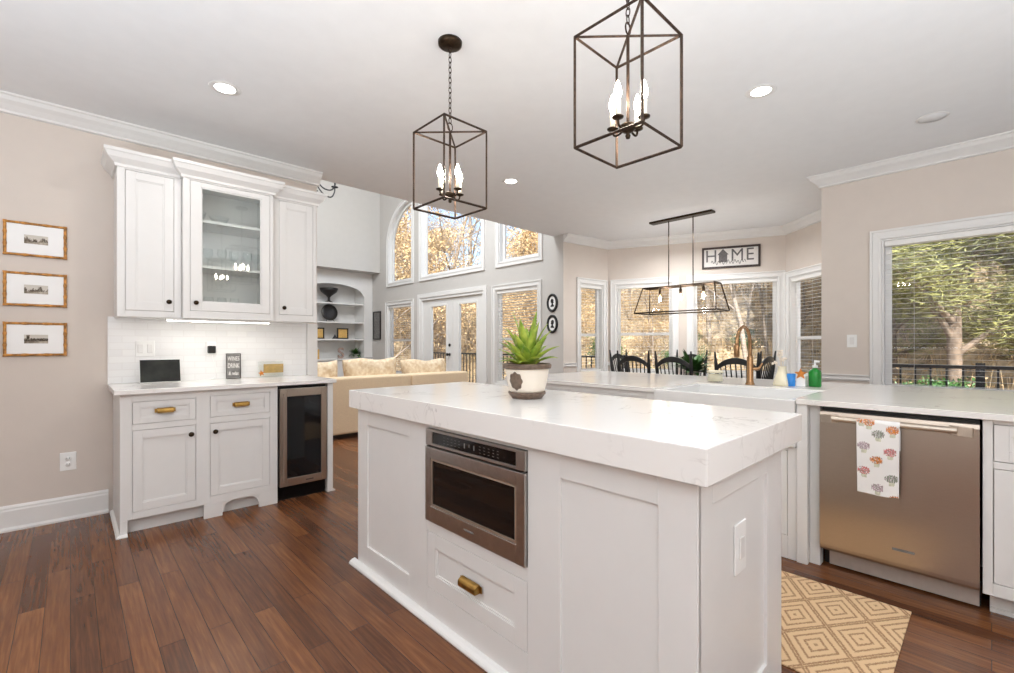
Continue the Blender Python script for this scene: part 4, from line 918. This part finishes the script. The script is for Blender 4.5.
# ------------------------------------------------------------------ island lanterns and ceiling lights
def lantern(loc, rz, label):
    x, y = loc; t = root('lantern_pendant', label, 'lamp', (x, y, 1.94), 'square lantern pendants over the island'); m = 'rust'
    w = .1375; zt, zb = 2.35, 1.942
    MB().lathe([(0, CZ - .028), (.05, CZ - .026), (.062, CZ - .018), (.064, CZ), (0, CZ)], (x, y, 0), 30).build('canopy', 'bronze', t)
    R = Matrix.Rotation(rz, 3, 'Z'); Q = lambda a, b, z: Vector((x, y, 0)) + R @ Vector((a, b, z))
    T = [Q(-w, -w, zt), Q(w, -w, zt), Q(w, w, zt), Q(-w, w, zt)]; B = [Q(-w, -w, zb), Q(w, -w, zb), Q(w, w, zb), Q(-w, w, zb)]
    mb = MB(); bars(mb, [(T[i], T[(i + 1) % 4]) for i in range(4)] + [(B[i], B[(i + 1) % 4]) for i in range(4)] + [(T[i], B[i]) for i in range(4)], .0062); bars(mb, [(T[0], T[2]), (T[1], T[3])], .005); mb.build('frame', m, t)
    # loop, chain, stem
    z = zt + .005; lk = MB(); n = 0
    lk.tube([Q(.016 * math.cos(2 * PI * i / 14), 0, z + .022 + .022 * math.sin(2 * PI * i / 14)) for i in range(14)], .003, 6, closed=True); z += .038
    while z < CZ - .05:
        a = n % 2; lk.tube([Q((.008 * math.cos(2 * PI * i / 12)) * (1 - a), (.008 * math.cos(2 * PI * i / 12)) * a, z + .017 + .017 * math.sin(2 * PI * i / 12)) for i in range(12)], .0022, 5, closed=True); z += .027; n += 1
    lk.tube([Q(0, 0, z), Q(0, 0, CZ - .025)], .005, 8); lk.build('chain', m, t)
    MB().tube([Q(0, 0, zt), Q(0, 0, 2.01)], .006, 10).build('stem', m, t)
    MB().lathe([(0, 1.972), (.007, 1.974), (.01, 1.984), (.006, 1.992), (.018, 1.998), (.032, 2.012), (.03, 2.022), (.012, 2.03), (0, 2.03)], (x, y, 0), 22).build('hub', 'bronze', t)
    for k in range(4):
        d = R @ Vector((math.cos(k * PI / 2), math.sin(k * PI / 2), 0)); c0 = Vector((x, y, 0))
        P = [c0 + d * .02 + Vector((0, 0, 2.008)), c0 + d * .045 + Vector((0, 0, 1.998)), c0 + d * .062 + Vector((0, 0, 2.004)), c0 + d * .066 + Vector((0, 0, 2.025))]
        ar = MB().tube(smooth(P), .0042, 8).lathe([(0, 0), (.006, 0), (.02, .006), (.021, .01), (.008, .009), (0, .009)], c0 + d * .066 + Vector((0, 0, 2.022)), 16).build('arm', 'bronze', t)
        MB().lathe([(0, 0), (.0095, 0), (.0095, .065), (0, .065)], c0 + d * .066 + Vector((0, 0, 2.031)), 14).build('candle_sleeve', 'candle', ar)
        MB().lathe([(0, 0), (.007, 0), (.013, .016), (.0135, .025), (.009, .045), (.003, .062), (0, .066)], c0 + d * .066 + Vector((0, 0, 2.0965)), 14).build('bulb', 'bulb', ar)
lantern((1.468, 1.988), 0, 'square bronze lantern pendant nearer the living room')
lantern((1.484, .919), 0, 'square bronze lantern pendant nearer the dishwasher, larger in view')
for x, y, lab in ((.705, 3.319, 'round recessed downlight above the left cabinets'), (3.187, 1.011, 'round recessed downlight near the sink'), (3.156, 3.269, 'round recessed downlight between the lantern and the bay')):
    t = root('recessed_light', lab, 'ceiling light', (x, y, CZ - .004), 'recessed ceiling lights')
    MB().lathe([(.058, 0), (.085, 0), (.088, .002), (.085, .004), (.058, .004)], (x, y, CZ - .0045), 36).build('trim_ring', 'trim', t)
    MB().lathe([(0, 0), (.058, 0), (.058, .0015), (0, .0015)], (x, y, CZ - .0035), 36).build('lens', 'downlight', t)
    lamp('downlight', 'AREA', (x, y, CZ - .012), 2.5, (1, .97, .93), .11, shape='DISK', target=(x, y, 0))
t = root('ceiling_speaker', 'round white ceiling speaker near the right wall', 'speaker', (4.44, .29, CZ - .006))
MB().lathe([(.078, 0), (.088, 0), (.09, .003), (.088, .006), (.078, .006)], (4.44, .29, CZ - .0065), 36).build('trim_ring', 'trim', t)
MB().lathe([(0, 0), (.078, 0), (.078, .002), (0, .002)], (4.44, .29, CZ - .0045), 36).build('grille', 'ceil', t)

# ------------------------------------------------------------------ living room
# bookcase with an arched niche, face at y = 10.2
bk = root('bookcase', 'white built-in bookcase with an arched top beside the living room windows', 'bookcase', (4.3, 10.4, 0))
FK = Fr((2.6, 10.2), (1, 0)); A = lambda x: x - 2.6; na, nb = A(3.57), A(5.03)
mb = MB().holes(FK, 0, A(5.24), .9, 2.88, -.03, 0, [(na, nb, .9, 2.62)])
k = 16; arc = [(na + (nb - na) * i / k, 2.33 + .255 * math.sqrt(max(0, 1 - (2 * i / k - 1) ** 2))) for i in range(k + 1)]
for i in range(k): mb.prism([FK.p(arc[i][0], 0, arc[i][1]), FK.p(arc[i + 1][0], 0, arc[i + 1][1]), FK.p(arc[i + 1][0], 0, 2.621), FK.p(arc[i][0], 0, 2.621)], (0, .03, 0))
mb.build('face', 'trim', bk)
MB().fbox(FK, na - .03, na, -.5, -.03, .88, 2.7).fbox(FK, nb, nb + .03, -.5, -.03, .88, 2.7).fbox(FK, na, nb, -.52, -.5, .88, 2.7).fbox(FK, na - .03, nb + .03, -.52, -.03, 2.7, 2.73).build('niche', 'trim', bk)
for z in (2.13, 1.70, 1.305): MB().fbox(FK, na, nb, -.5, -.04, z, z + .03).build('shelf', 'trim', bk)
MB().fbox(FK, 0, A(5.24), -.5, .03, .85, .88).build('ledge', 'trim', bk, bevel=.004)
MB().fbox(FK, 0, A(5.24), -.5, -.02, 0, .85).build('lower_carcass', 'trim', bk)
for i in range(4):
    a0 = A(5.2) - (i + 1) * .6; d = shaker(MB(), FK, a0, a0 + .57, .1, .82, .0, rail=.07).build('door', 'trim', bk, bevel=.002); knob(FK, a0 + (.05 if i % 2 == 0 else .52), .74, 0, d)
def on(x, z, y=10.42): return Vector((x, y, z))
t = MB().lathe([(0, 0), (.09, 0), (.085, .02), (.03, .05), (.025, .12), (.06, .16), (.17, .25), (.2, .33), (.185, .33), (.15, .26), (.04, .18), (0, .17)], on(4.28, 2.1605), 28).build('pedestal_bowl', 'ebony'); tag(t, 'dark footed bowl on the top bookcase shelf under the arch', 'bowl')
t = root('display_plate', 'dark round plate on a stand on the second bookcase shelf', 'plate', on(4.3, 1.73))
MB().lathe([(0, 0), (.1, .004), (.16, .02), (.19, .03), (.185, .04), (.1, .02), (0, .018)], on(4.3, 1.94, 10.46), 30, axis=(0, -1, .15)).build('dish', 'ebony', t)
MB().tube([on(4.2, 1.7305, 10.38), on(4.22, 1.76, 10.4), on(4.26, 1.9, 10.5)], .006, 6).tube([on(4.4, 1.7305, 10.38), on(4.38, 1.76, 10.4), on(4.34, 1.9, 10.5)], .006, 6).build('stand', 'ebony', t)
for x, w, lab in ((4.05, .24, 'dark photo frame at the left of the third bookcase shelf'), (4.60, .27, 'dark photo frame at the right of the third bookcase shelf')):
    t = root('photo_frame', lab, 'picture', on(x, 1.335)); Fp = Fr((x - w / 2, 10.4), (1, 0))
    m2 = MB(); outline(m2, Fp, rect((.03, w - .03, 1.366, 1.56)), .03, -.02, 0); m2.build('frame', 'ebony', t)
    MB().fbox(Fp, .03, w - .03, -.018, -.006, 1.366, 1.56).build('photo', 'tan', t)
mb = MB(); q = on(4.42, 1.3355); mb.add([q + Vector(v) for v in ((-.05, -.05, 0), (.05, -.05, 0), (.05, .05, 0), (-.05, .05, 0), (0, 0, .11))], [(0, 3, 2, 1), (0, 1, 4), (1, 2, 4), (2, 3, 4), (3, 0, 4)])
tag(mb.build('pyramid_ornament', 'ebony'), 'small dark pyramid ornament beside the right photo frame', 'ornament')
t = root('letter_ornament', 'standing letter S ornament on the bookcase ledge', 'ornament', on(4.56, .88))
o = text('S', .34, on(4.56, 1.0), (PI / 2, 0, 0), t, 'letter', ext=.02); o.name = 'letter'
MB().box(4.48, 4.64, 10.40, 10.45, .8805, .886).build('base', 'letter', t)
t = root('shelf_plant', 'low dark green plant on the bookcase ledge', 'plant', on(4.92, .88)); rnd = random.Random(5); mb = MB()
MB().lathe([(0, .0005), (.06, .0005), (.08, .1), (0, .1)], on(4.92, .88), 20).build('pot', 'trim', t)
for i in range(60):
    az = rnd.uniform(0, 6.28); leaf(mb, on(4.92, .96), az, rnd.uniform(.12, .24), rnd.uniform(.1, 1.4), rnd.uniform(.4, 1.4), .06, .15, 5)
mb.build('foliage', 'leafd', t, recalc=False)
t = MB().box(3.93, 4.05, 10.38, 10.42, .8805, 1.10).build('book', 'tan', bevel=.004); tag(t, 'tan book standing at the left of the bookcase ledge', 'book')
# wall art and ovals
t = root('wall_art', 'tall narrow grey panel hung between the bookcase and the window', 'picture', (5.245, 9.96, 1.33)); ya, yb = Y(10.135), Y(9.79)
m2 = MB(); outline(m2, FG, rect((ya + .02, yb - .02, 1.345, 1.965)), .02, .001, .03); m2.build('frame', 'ebony', t); MB().fbox(FG, ya + .02, yb - .02, .001, .015, 1.345, 1.965).build('panel', 'grey', t)
for zc, lab in ((1.836, 'upper black oval framed silhouette beside the bay corner'), (1.52, 'lower black oval framed silhouette beside the bay corner')):
    t = root('oval_silhouette', lab, 'picture', (5.25, 4.536, zc - .13), 'oval silhouettes by the bay')
    E_ = lambda r1, r2, n, k=40: [FG.p(Y(4.536) + r1 * math.cos(2 * PI * i / k), n, zc + r2 * math.sin(2 * PI * i / k)) for i in range(k)]
    mb = MB(); k = 40
    rings = [E_(.105, .138, .001), E_(.105, .138, .02), E_(.095, .128, .028), E_(.075, .105, .024), E_(.07, .10, .012), E_(.07, .10, .001)]; vs = [p for r in rings for p in r]
    mb.add(vs, [(r * k + i, r * k + (i + 1) % k, (r + 1) * k + (i + 1) % k, (r + 1) * k + i) for r in range(5) for i in range(k)], 0, True); mb.build('frame', 'blackpaint', t)
    MB().prism(E_(.071, .101, .001), (-.008, 0, 0)).build('mat_board', 'matboard', t)
    hd = [(-.012, -.06), (.035, -.055), (.028, -.03), (.012, -.018), (.018, -.004), (.03, .004), (.022, .02), (.026, .04), (.01, .06), (-.018, .062), (-.032, .04), (-.03, .012), (-.014, -.008), (-.016, -.025), (-.035, -.045), (-.036, -.06)]
    MB().prism([FG.p(Y(4.536) + q[0] * (1 if zc > 1.7 else -1), .0095, zc + q[1]) for q in hd], (-.001, 0, 0)).build('profile', 'blackpaint', t)
# sofa
sf = root('sofa', 'tan linen sofa seen from behind in the living room', 'sofa', (3.2, 6.15, 0))
MB().box(1.9, 3.535, 5.705, 5.93, .06, .79).build('back', 'sofa', sf, bevel=.03, seg=3); MB().box(3.548, 4.57, 5.705, 5.93, .06, .79).build('back', 'sofa', sf, bevel=.03, seg=3)
MB().box(1.9, 4.57, 5.935, 6.65, .06, .42).build('base', 'sofa', sf, bevel=.02)
for x in (1.9, 4.38): MB().box(x, x + .19, 5.935, 6.62, .42, .62).build('arm', 'sofa', sf, bevel=.04, seg=3)
for i in range(3): MB().box(2.1 + i * .76, 2.855 + i * .76, 5.94, 6.68, .425, .56).build('seat_cushion', 'sofa', sf, bevel=.04, seg=3)
for x in (2.0, 3.5, 4.45):
    for y in (5.75, 6.58): MB().box(x - .03, x + .03, y - .03, y + .03, 0, .06).build('foot', 'darkwood', sf)
def pillow(name, c, w, d, h, lean, label, group):
    mb = MB(); n = 14; vs = []; fs = []
    for s_ in (1, -1):
        for i in range(n + 1):
            for j in range(n + 1):
                u, v = 2 * i / n - 1, 2 * j / n - 1; th = (max(0, (1 - u ** 4)) * max(0, (1 - v ** 4))) ** .55
                ex = 1 - .06 * (1 - abs(v)) * abs(u); ez = 1 - .06 * (1 - abs(u)) * abs(v)
                wr = .012 * math.sin(u * 7 + v * 5) * th
                vs.append((u * w / 2 * ex, s_ * (d / 2 * th + wr * .5), v * h / 2 * ez + .015 * math.sin(u * 5 + c[0])))
    m = (n + 1) ** 2
    for s_ in (0, 1):
        for i in range(n):
            for j in range(n): a = s_ * m + i * (n + 1) + j; fs.append((a, a + 1, a + n + 2, a + n + 1) if s_ else (a, a + n + 1, a + n + 2, a + 1))
    R = Matrix.Rotation(lean, 3, 'X'); mb.add([Vector(c) + R @ Vector(v) for v in vs], fs, 0, True)
    o = mb.build(name, 'pillow', subsurf=1); tag(o, label, 'cushion', group); return o
g = 'mottled cushions along the sofa back'
pillow('sofa_cushion', (2.24, 6.06, .78), .80, .26, .46, -.15, 'leftmost mottled tan cushion on the sofa back beside the cabinet', g)
pillow('sofa_cushion', (3.085, 6.05, .79), .86, .28, .48, -.13, 'middle mottled tan cushion on the sofa back', g)
pillow('sofa_cushion', (3.98, 6.06, .775), .84, .26, .44, -.16, 'rightmost mottled tan cushion on the sofa back before the doors', g)
# chandelier whose arms show past the cabinet wall
cx, cy = 2.52, 7.25
chd = root('chandelier', 'black iron candle chandelier showing past the cabinet wall', 'lamp', (cx, cy, 3.3))
MB().lathe([(0, 3.45), (.03, 3.46), (.05, 3.52), (.02, 3.6), (.03, 3.75), (.06, 3.85), (.02, 3.95), (.015, 4.3), (0, 4.3)], (cx, cy, 0), 18).build('stem', 'iron', chd)
MB().tube([(cx, cy, 4.3), (cx, cy, GZ)], .01, 6).build('chain', 'iron', chd)
for i in range(8):
    a = math.radians(-43.5 + 45 * i); d = Vector((math.cos(a), math.sin(a), 0)); c0 = Vector((cx, cy, 0)); r = .56
    P = smooth([c0 + d * .03 + Vector((0, 0, 3.66)), c0 + d * .2 + Vector((0, 0, 3.86)), c0 + d * .33 + Vector((0, 0, 3.60)), c0 + d * .5 + Vector((0, 0, 3.54)), c0 + d * r + Vector((0, 0, 3.66)), c0 + d * r + Vector((0, 0, 3.74))])
    ar = MB().tube(P, .011, 8).lathe([(0, 0), (.05, .006), (.055, .014), (0, .012)], c0 + d * r + Vector((0, 0, 3.73)), 14).build('arm', 'iron', chd)
    MB().lathe([(0, 0), (.012, 0), (.012, .09), (0, .1)], c0 + d * r + Vector((0, 0, 3.742)), 10).build('candle_socket', 'iron', ar)

# ------------------------------------------------------------------ outdoors
def gz(x, y):
    r = math.hypot(x - 3, y - 3); t = min(1, max(0, (r - 10.5) / 46)); s_ = t * t * (3 - 2 * t) * .55 + t * .45
    ang = math.degrees(math.atan2(y, x)); hgt = 10.5 + 5.5 * min(1, max(0, (38 - ang) / 34))
    return -2.6 + hgt * s_ + .35 * math.sin(x * .5) * math.sin(y * .43) * min(1, t * 6)
mb = MB(); nr, na_ = 46, 60; vs = []; fs = []
for i in range(nr + 1):
    r = 5 + 85 * (i / nr) ** 1.4
    for j in range(na_ + 1):
        a = math.radians(-40 + 140 * j / na_); x, y = 3 + r * math.cos(a), 3 + r * math.sin(a); vs.append((x, y, gz(x, y)))
for i in range(nr):
    for j in range(na_): a = i * (na_ + 1) + j; fs.append((a, a + 1, a + na_ + 2, a + na_ + 1))
mb.add(vs, fs, 0, True); hl = mb.build('hillside', 'litter', org=(3, 3, -2.6)); struct(hl, 'leaf covered wooded hillside outside the windows')
mb = MB()
for i in range(22): mb.box(5.42 + i * .1, 5.512 + i * .1, 4.6, 10.9, -.16, -.12)
for i in range(18): mb.box(5.42 + i * .1, 5.512 + i * .1, -3.6, .9, -.16, -.12)
mb.box(5.42, 7.5, 4.6, 4.7, -.4, -.16).box(5.42, 7.1, .8, .9, -.4, -.16)
struct(mb.build('deck', 'deck'), 'grey board deck outside the windows')
def railing(x, y0, y1, label, ztop=.99):
    t = root('deck_railing', label, 'railing', (x, (y0 + y1) / 2, -.12)); m = 'iron'
    MB().box(x - .025, x + .025, y0, y1, ztop - .035, ztop).build('top_rail', m, t); MB().box(x - .02, x + .02, y0, y1, 0, .03).build('bottom_rail', m, t)
    n = int((y1 - y0) / .125)
    for i in range(n + 1):
        y = y0 + (y1 - y0) * i / n
        if i % 14 == 0: MB().box(x - .035, x + .035, y - .035, y + .035, -.12, ztop + .03).build('post', m, t)
        else: MB().box(x - .009, x + .009, y - .009, y + .009, .03, ztop - .035).build('baluster', m, t)
railing(6.92, -3.5, .85, 'black metal deck railing outside the counter window')
railing(7.42, 4.65, 10.85, 'black metal deck railing outside the living room doors')

def tree_wood(seed, h, spread, levels, lean=.0, ratio=.62, first=.3, nb=7, r0=None):
    rd = random.Random(seed); mb = MB(); tips = []
    def grow(p, d, L, r, lv):
        k = 4 if lv < 2 else 3; P = [p]; R = [r]; q = p.copy(); dd = d.copy()
        for i in range(k):
            dd = (dd + Vector((rd.uniform(-1, 1), rd.uniform(-1, 1), rd.uniform(-.5, .7))) * (.10 if lv == 0 else .22)).normalized()
            q = q + dd * (L / k); P.append(q.copy()); R.append(r * (1 - .8 * (i + 1) / k if lv else 1 - .75 * (i + 1) / k))
        mb.tube(P, R, 7 if lv == 0 else (5 if lv == 1 else 3))
        if lv >= levels - 1: tips.extend(P[1:]); return
        if lv >= 1: tips.append(P[-1])
        n = nb if lv == 0 else max(3, nb - 2 * lv)
        for i in range(n):
            t = (first + (1 - first) * (i + rd.random()) / n) if lv == 0 else .25 + .75 * (i + rd.random()) / n
            f = min(t * k, k - 1e-3); a = int(f); pp_ = P[a].lerp(P[a + 1], f - a); az = rd.uniform(0, 2 * PI)
            side = Vector((math.cos(az), math.sin(az), rd.uniform(.1, .8))) if lv == 0 else Vector((rd.uniform(-1, 1), rd.uniform(-1, 1), rd.uniform(-.2, .8)))
            nd = (dd * .35 + side.normalized() * spread).normalized()
            grow(pp_, nd, L * ratio * (1 - .45 * t if lv == 0 else 1) * rd.uniform(.7, 1.1), R[a] * .5 + .004, lv + 1)
    grow(Vector((0, 0, 0)), Vector((lean, 0, 1)).normalized(), h, r0 or h * .017, 0)
    return mb, tips
def leaves(tips, seed, per, size, spread, flat=.0, drop=0., wd=.5):
    rd = random.Random(seed); mb = MB()
    for p in tips:
        for _ in range(per):
            c = p + Vector((rd.gauss(0, spread), rd.gauss(0, spread), rd.gauss(0, spread * .6) - drop)); a = Vector((rd.uniform(-1, 1), rd.uniform(-1, 1), rd.uniform(-1, 1) * (1 - flat))).normalized(); b = a.cross(Vector((rd.uniform(-1, 1), rd.uniform(-1, 1), rd.uniform(-1, 1)))).normalized()
            s_ = size * rd.uniform(.6, 1.3); mb.add([c - a * s_, c + b * s_ * wd, c + a * s_, c - b * s_ * wd], [(0, 1, 2, 3)])
    return mb
def make_tree(label, group, wood, bark, lv=None, lm=None, cat='tree', name='tree'):
    t = root(name, label, cat, (0, 0, 0), group); wood.build('trunk', bark, t, recalc=False)
    if lv is not None: lv.build('foliage', lm, t, recalc=False)
    return t
protos = {}
for i in range(3):
    w_, tp1 = tree_wood(20 + i, 11 + 2 * i, .85, 4, nb=11, first=.25, r0=.10 + .02 * i, ratio=.5); protos[('bare', i)] = (w_, tp1)
trees = []
def plant(kind, t0, x, y, rz, sc, first=[set()]):
    if kind in first[0]: o = dup(t0, (x, y, gz(x, y) - .15), rz, scale=sc)
    else: first[0].add(kind); o = t0; o.location = (x, y, gz(x, y) - .15); o.rotation_euler = (0, 0, rz); o.scale = (sc,) * 3
    return o
gb, gg, gp, ge = 'bare winter trees on the hillside', 'golden leaved trees on the hillside', 'pine trees on the hillside', 'evergreen shrubs on the hillside'
lb, lg, lpn, les = 'leafless grey tree on the wooded hillside outside the windows', 'tree keeping golden brown leaves on the wooded hillside', 'green pine tree on the hillside outside the counter window', 'low evergreen shrub on the hillside outside the bay'
T0 = {}
for i in range(3):
    w_, tp1 = protos[('bare', i)]; T0[('bare', i)] = make_tree(lb, gb, w_, 'bark')
for i in range(2):
    w_, tp1 = tree_wood(40 + i, 8 + i, .9, 4, nb=10, first=.12, r0=.09); T0[('gold', i)] = make_tree(lg, gg, w_, 'bark', leaves(tp1, i, 13, .055, .3), 'beech')
for i in range(2):
    w_, tp1 = tree_wood(60 + i, 12 + 2 * i, 1.25, 3, nb=28, first=.12, ratio=.28, r0=.17); T0[('pine', i)] = make_tree(lpn, gp, w_, 'pinebark', leaves(tp1, i + 9, 54, .11, .28, flat=.6, wd=.11), 'needle')
w_, tp1 = tree_wood(80, 2.0, 1.2, 3, nb=12, first=.05, ratio=.7); T0[('shrub', 0)] = make_tree(les, ge, w_, 'bark', leaves(tp1, 3, 30, .06, .22), 'leafd', 'shrub', 'shrub')
rd = random.Random(12)
spots = []
def scatter(kind, nvar, n, amin, amax, rmin, rmax, smin, smax, minsep=1.6):
    c = 0; tries = 0
    while c < n and tries < n * 40:
        tries += 1; a = math.radians(rd.uniform(amin, amax)); r = rd.uniform(rmin, rmax); x, y = r * math.cos(a), r * math.sin(a)
        if x < 9.2 or any((x - u) ** 2 + (y - v) ** 2 < minsep ** 2 for u, v in spots): continue
        spots.append((x, y)); v = c % nvar; plant((kind, v), T0[(kind, v)], x, y, rd.uniform(0, 6.28), rd.uniform(smin, smax)); c += 1
spots.append((19.0, .75)); plant(('pine', 1), T0[('pine', 1)], 19.0, .75, 1.0, 1.15)
for k_, (x_, y_, s_) in enumerate(((23.0, 2.6, .9), (25.0, -.6, 1.1), (20.5, -1.9, .8), (28.0, 3.9, 1.1))): spots.append((x_, y_)); plant(('pine', k_ % 2), T0[('pine', k_ % 2)], x_, y_, k_ * 1.3, s_)
scatter('pine', 2, 4, -14, 12, 26, 42, .8, 1.2, 3.0)
scatter('gold', 2, 10, 54.5, 74, 20, 36, .7, 1.0, 2.5)
scatter('gold', 2, 5, 38, 46, 22, 36, .6, .9, 2.5)
scatter('gold', 2, 4, 46, 54, 24, 40, .35, .5, 2.5)
scatter('bare', 3, 40, -14, 72, 20, 46, .7, 1.15)
scatter('gold', 2, 12, 8, 40, 22, 44, .5, .9)
scatter('pine', 2, 4, -14, 30, 42, 56, .9, 1.3)
scatter('shrub', 1, 9, -12, 40, 15, 30, .4, .9, 1.0)
# undergrowth: countless dry stems and leaves
mb = MB(); rd = random.Random(31)
for i in range(52000):
    a = math.radians(rd.uniform(-18, 76)); r = 11 + 42 * rd.random() ** 1.3; x, y = r * math.cos(a), r * math.sin(a)
    if x < 8.6: continue
    z = gz(x, y); h_ = rd.uniform(.05, 1.0) ** 1.5 * 1.6; s_ = rd.uniform(.03, .08) * (.35 + r / 30); mi = rd.choice((0, 0, 0, 1, 2)); az = rd.uniform(0, 6.28); d = Vector((math.cos(az), math.sin(az), rd.uniform(-.5, .8))) * s_; e_ = Vector((-math.sin(az), math.cos(az), rd.uniform(-.6, .6))) * s_ * .6; c = Vector((x, y, z + h_))
    mb.add([c - d, c + e_, c + d, c - e_], [(0, 1, 2, 3)], mi)
    if i % 3 == 0: tx = Vector((rd.uniform(-.4, .4), rd.uniform(-.4, .4), h_ + .4)); w = Vector((-math.sin(az), math.cos(az), 0)) * .012; b_ = Vector((x, y, z)); mb.add([b_ - w, b_ + w, b_ + tx], [(0, 1, 2)], 0)
tag(mb.build('undergrowth', ['brush', 'olive', 'beech'], recalc=False), 'dry tan undergrowth and leaves covering the hillside', 'undergrowth', kind='stuff')
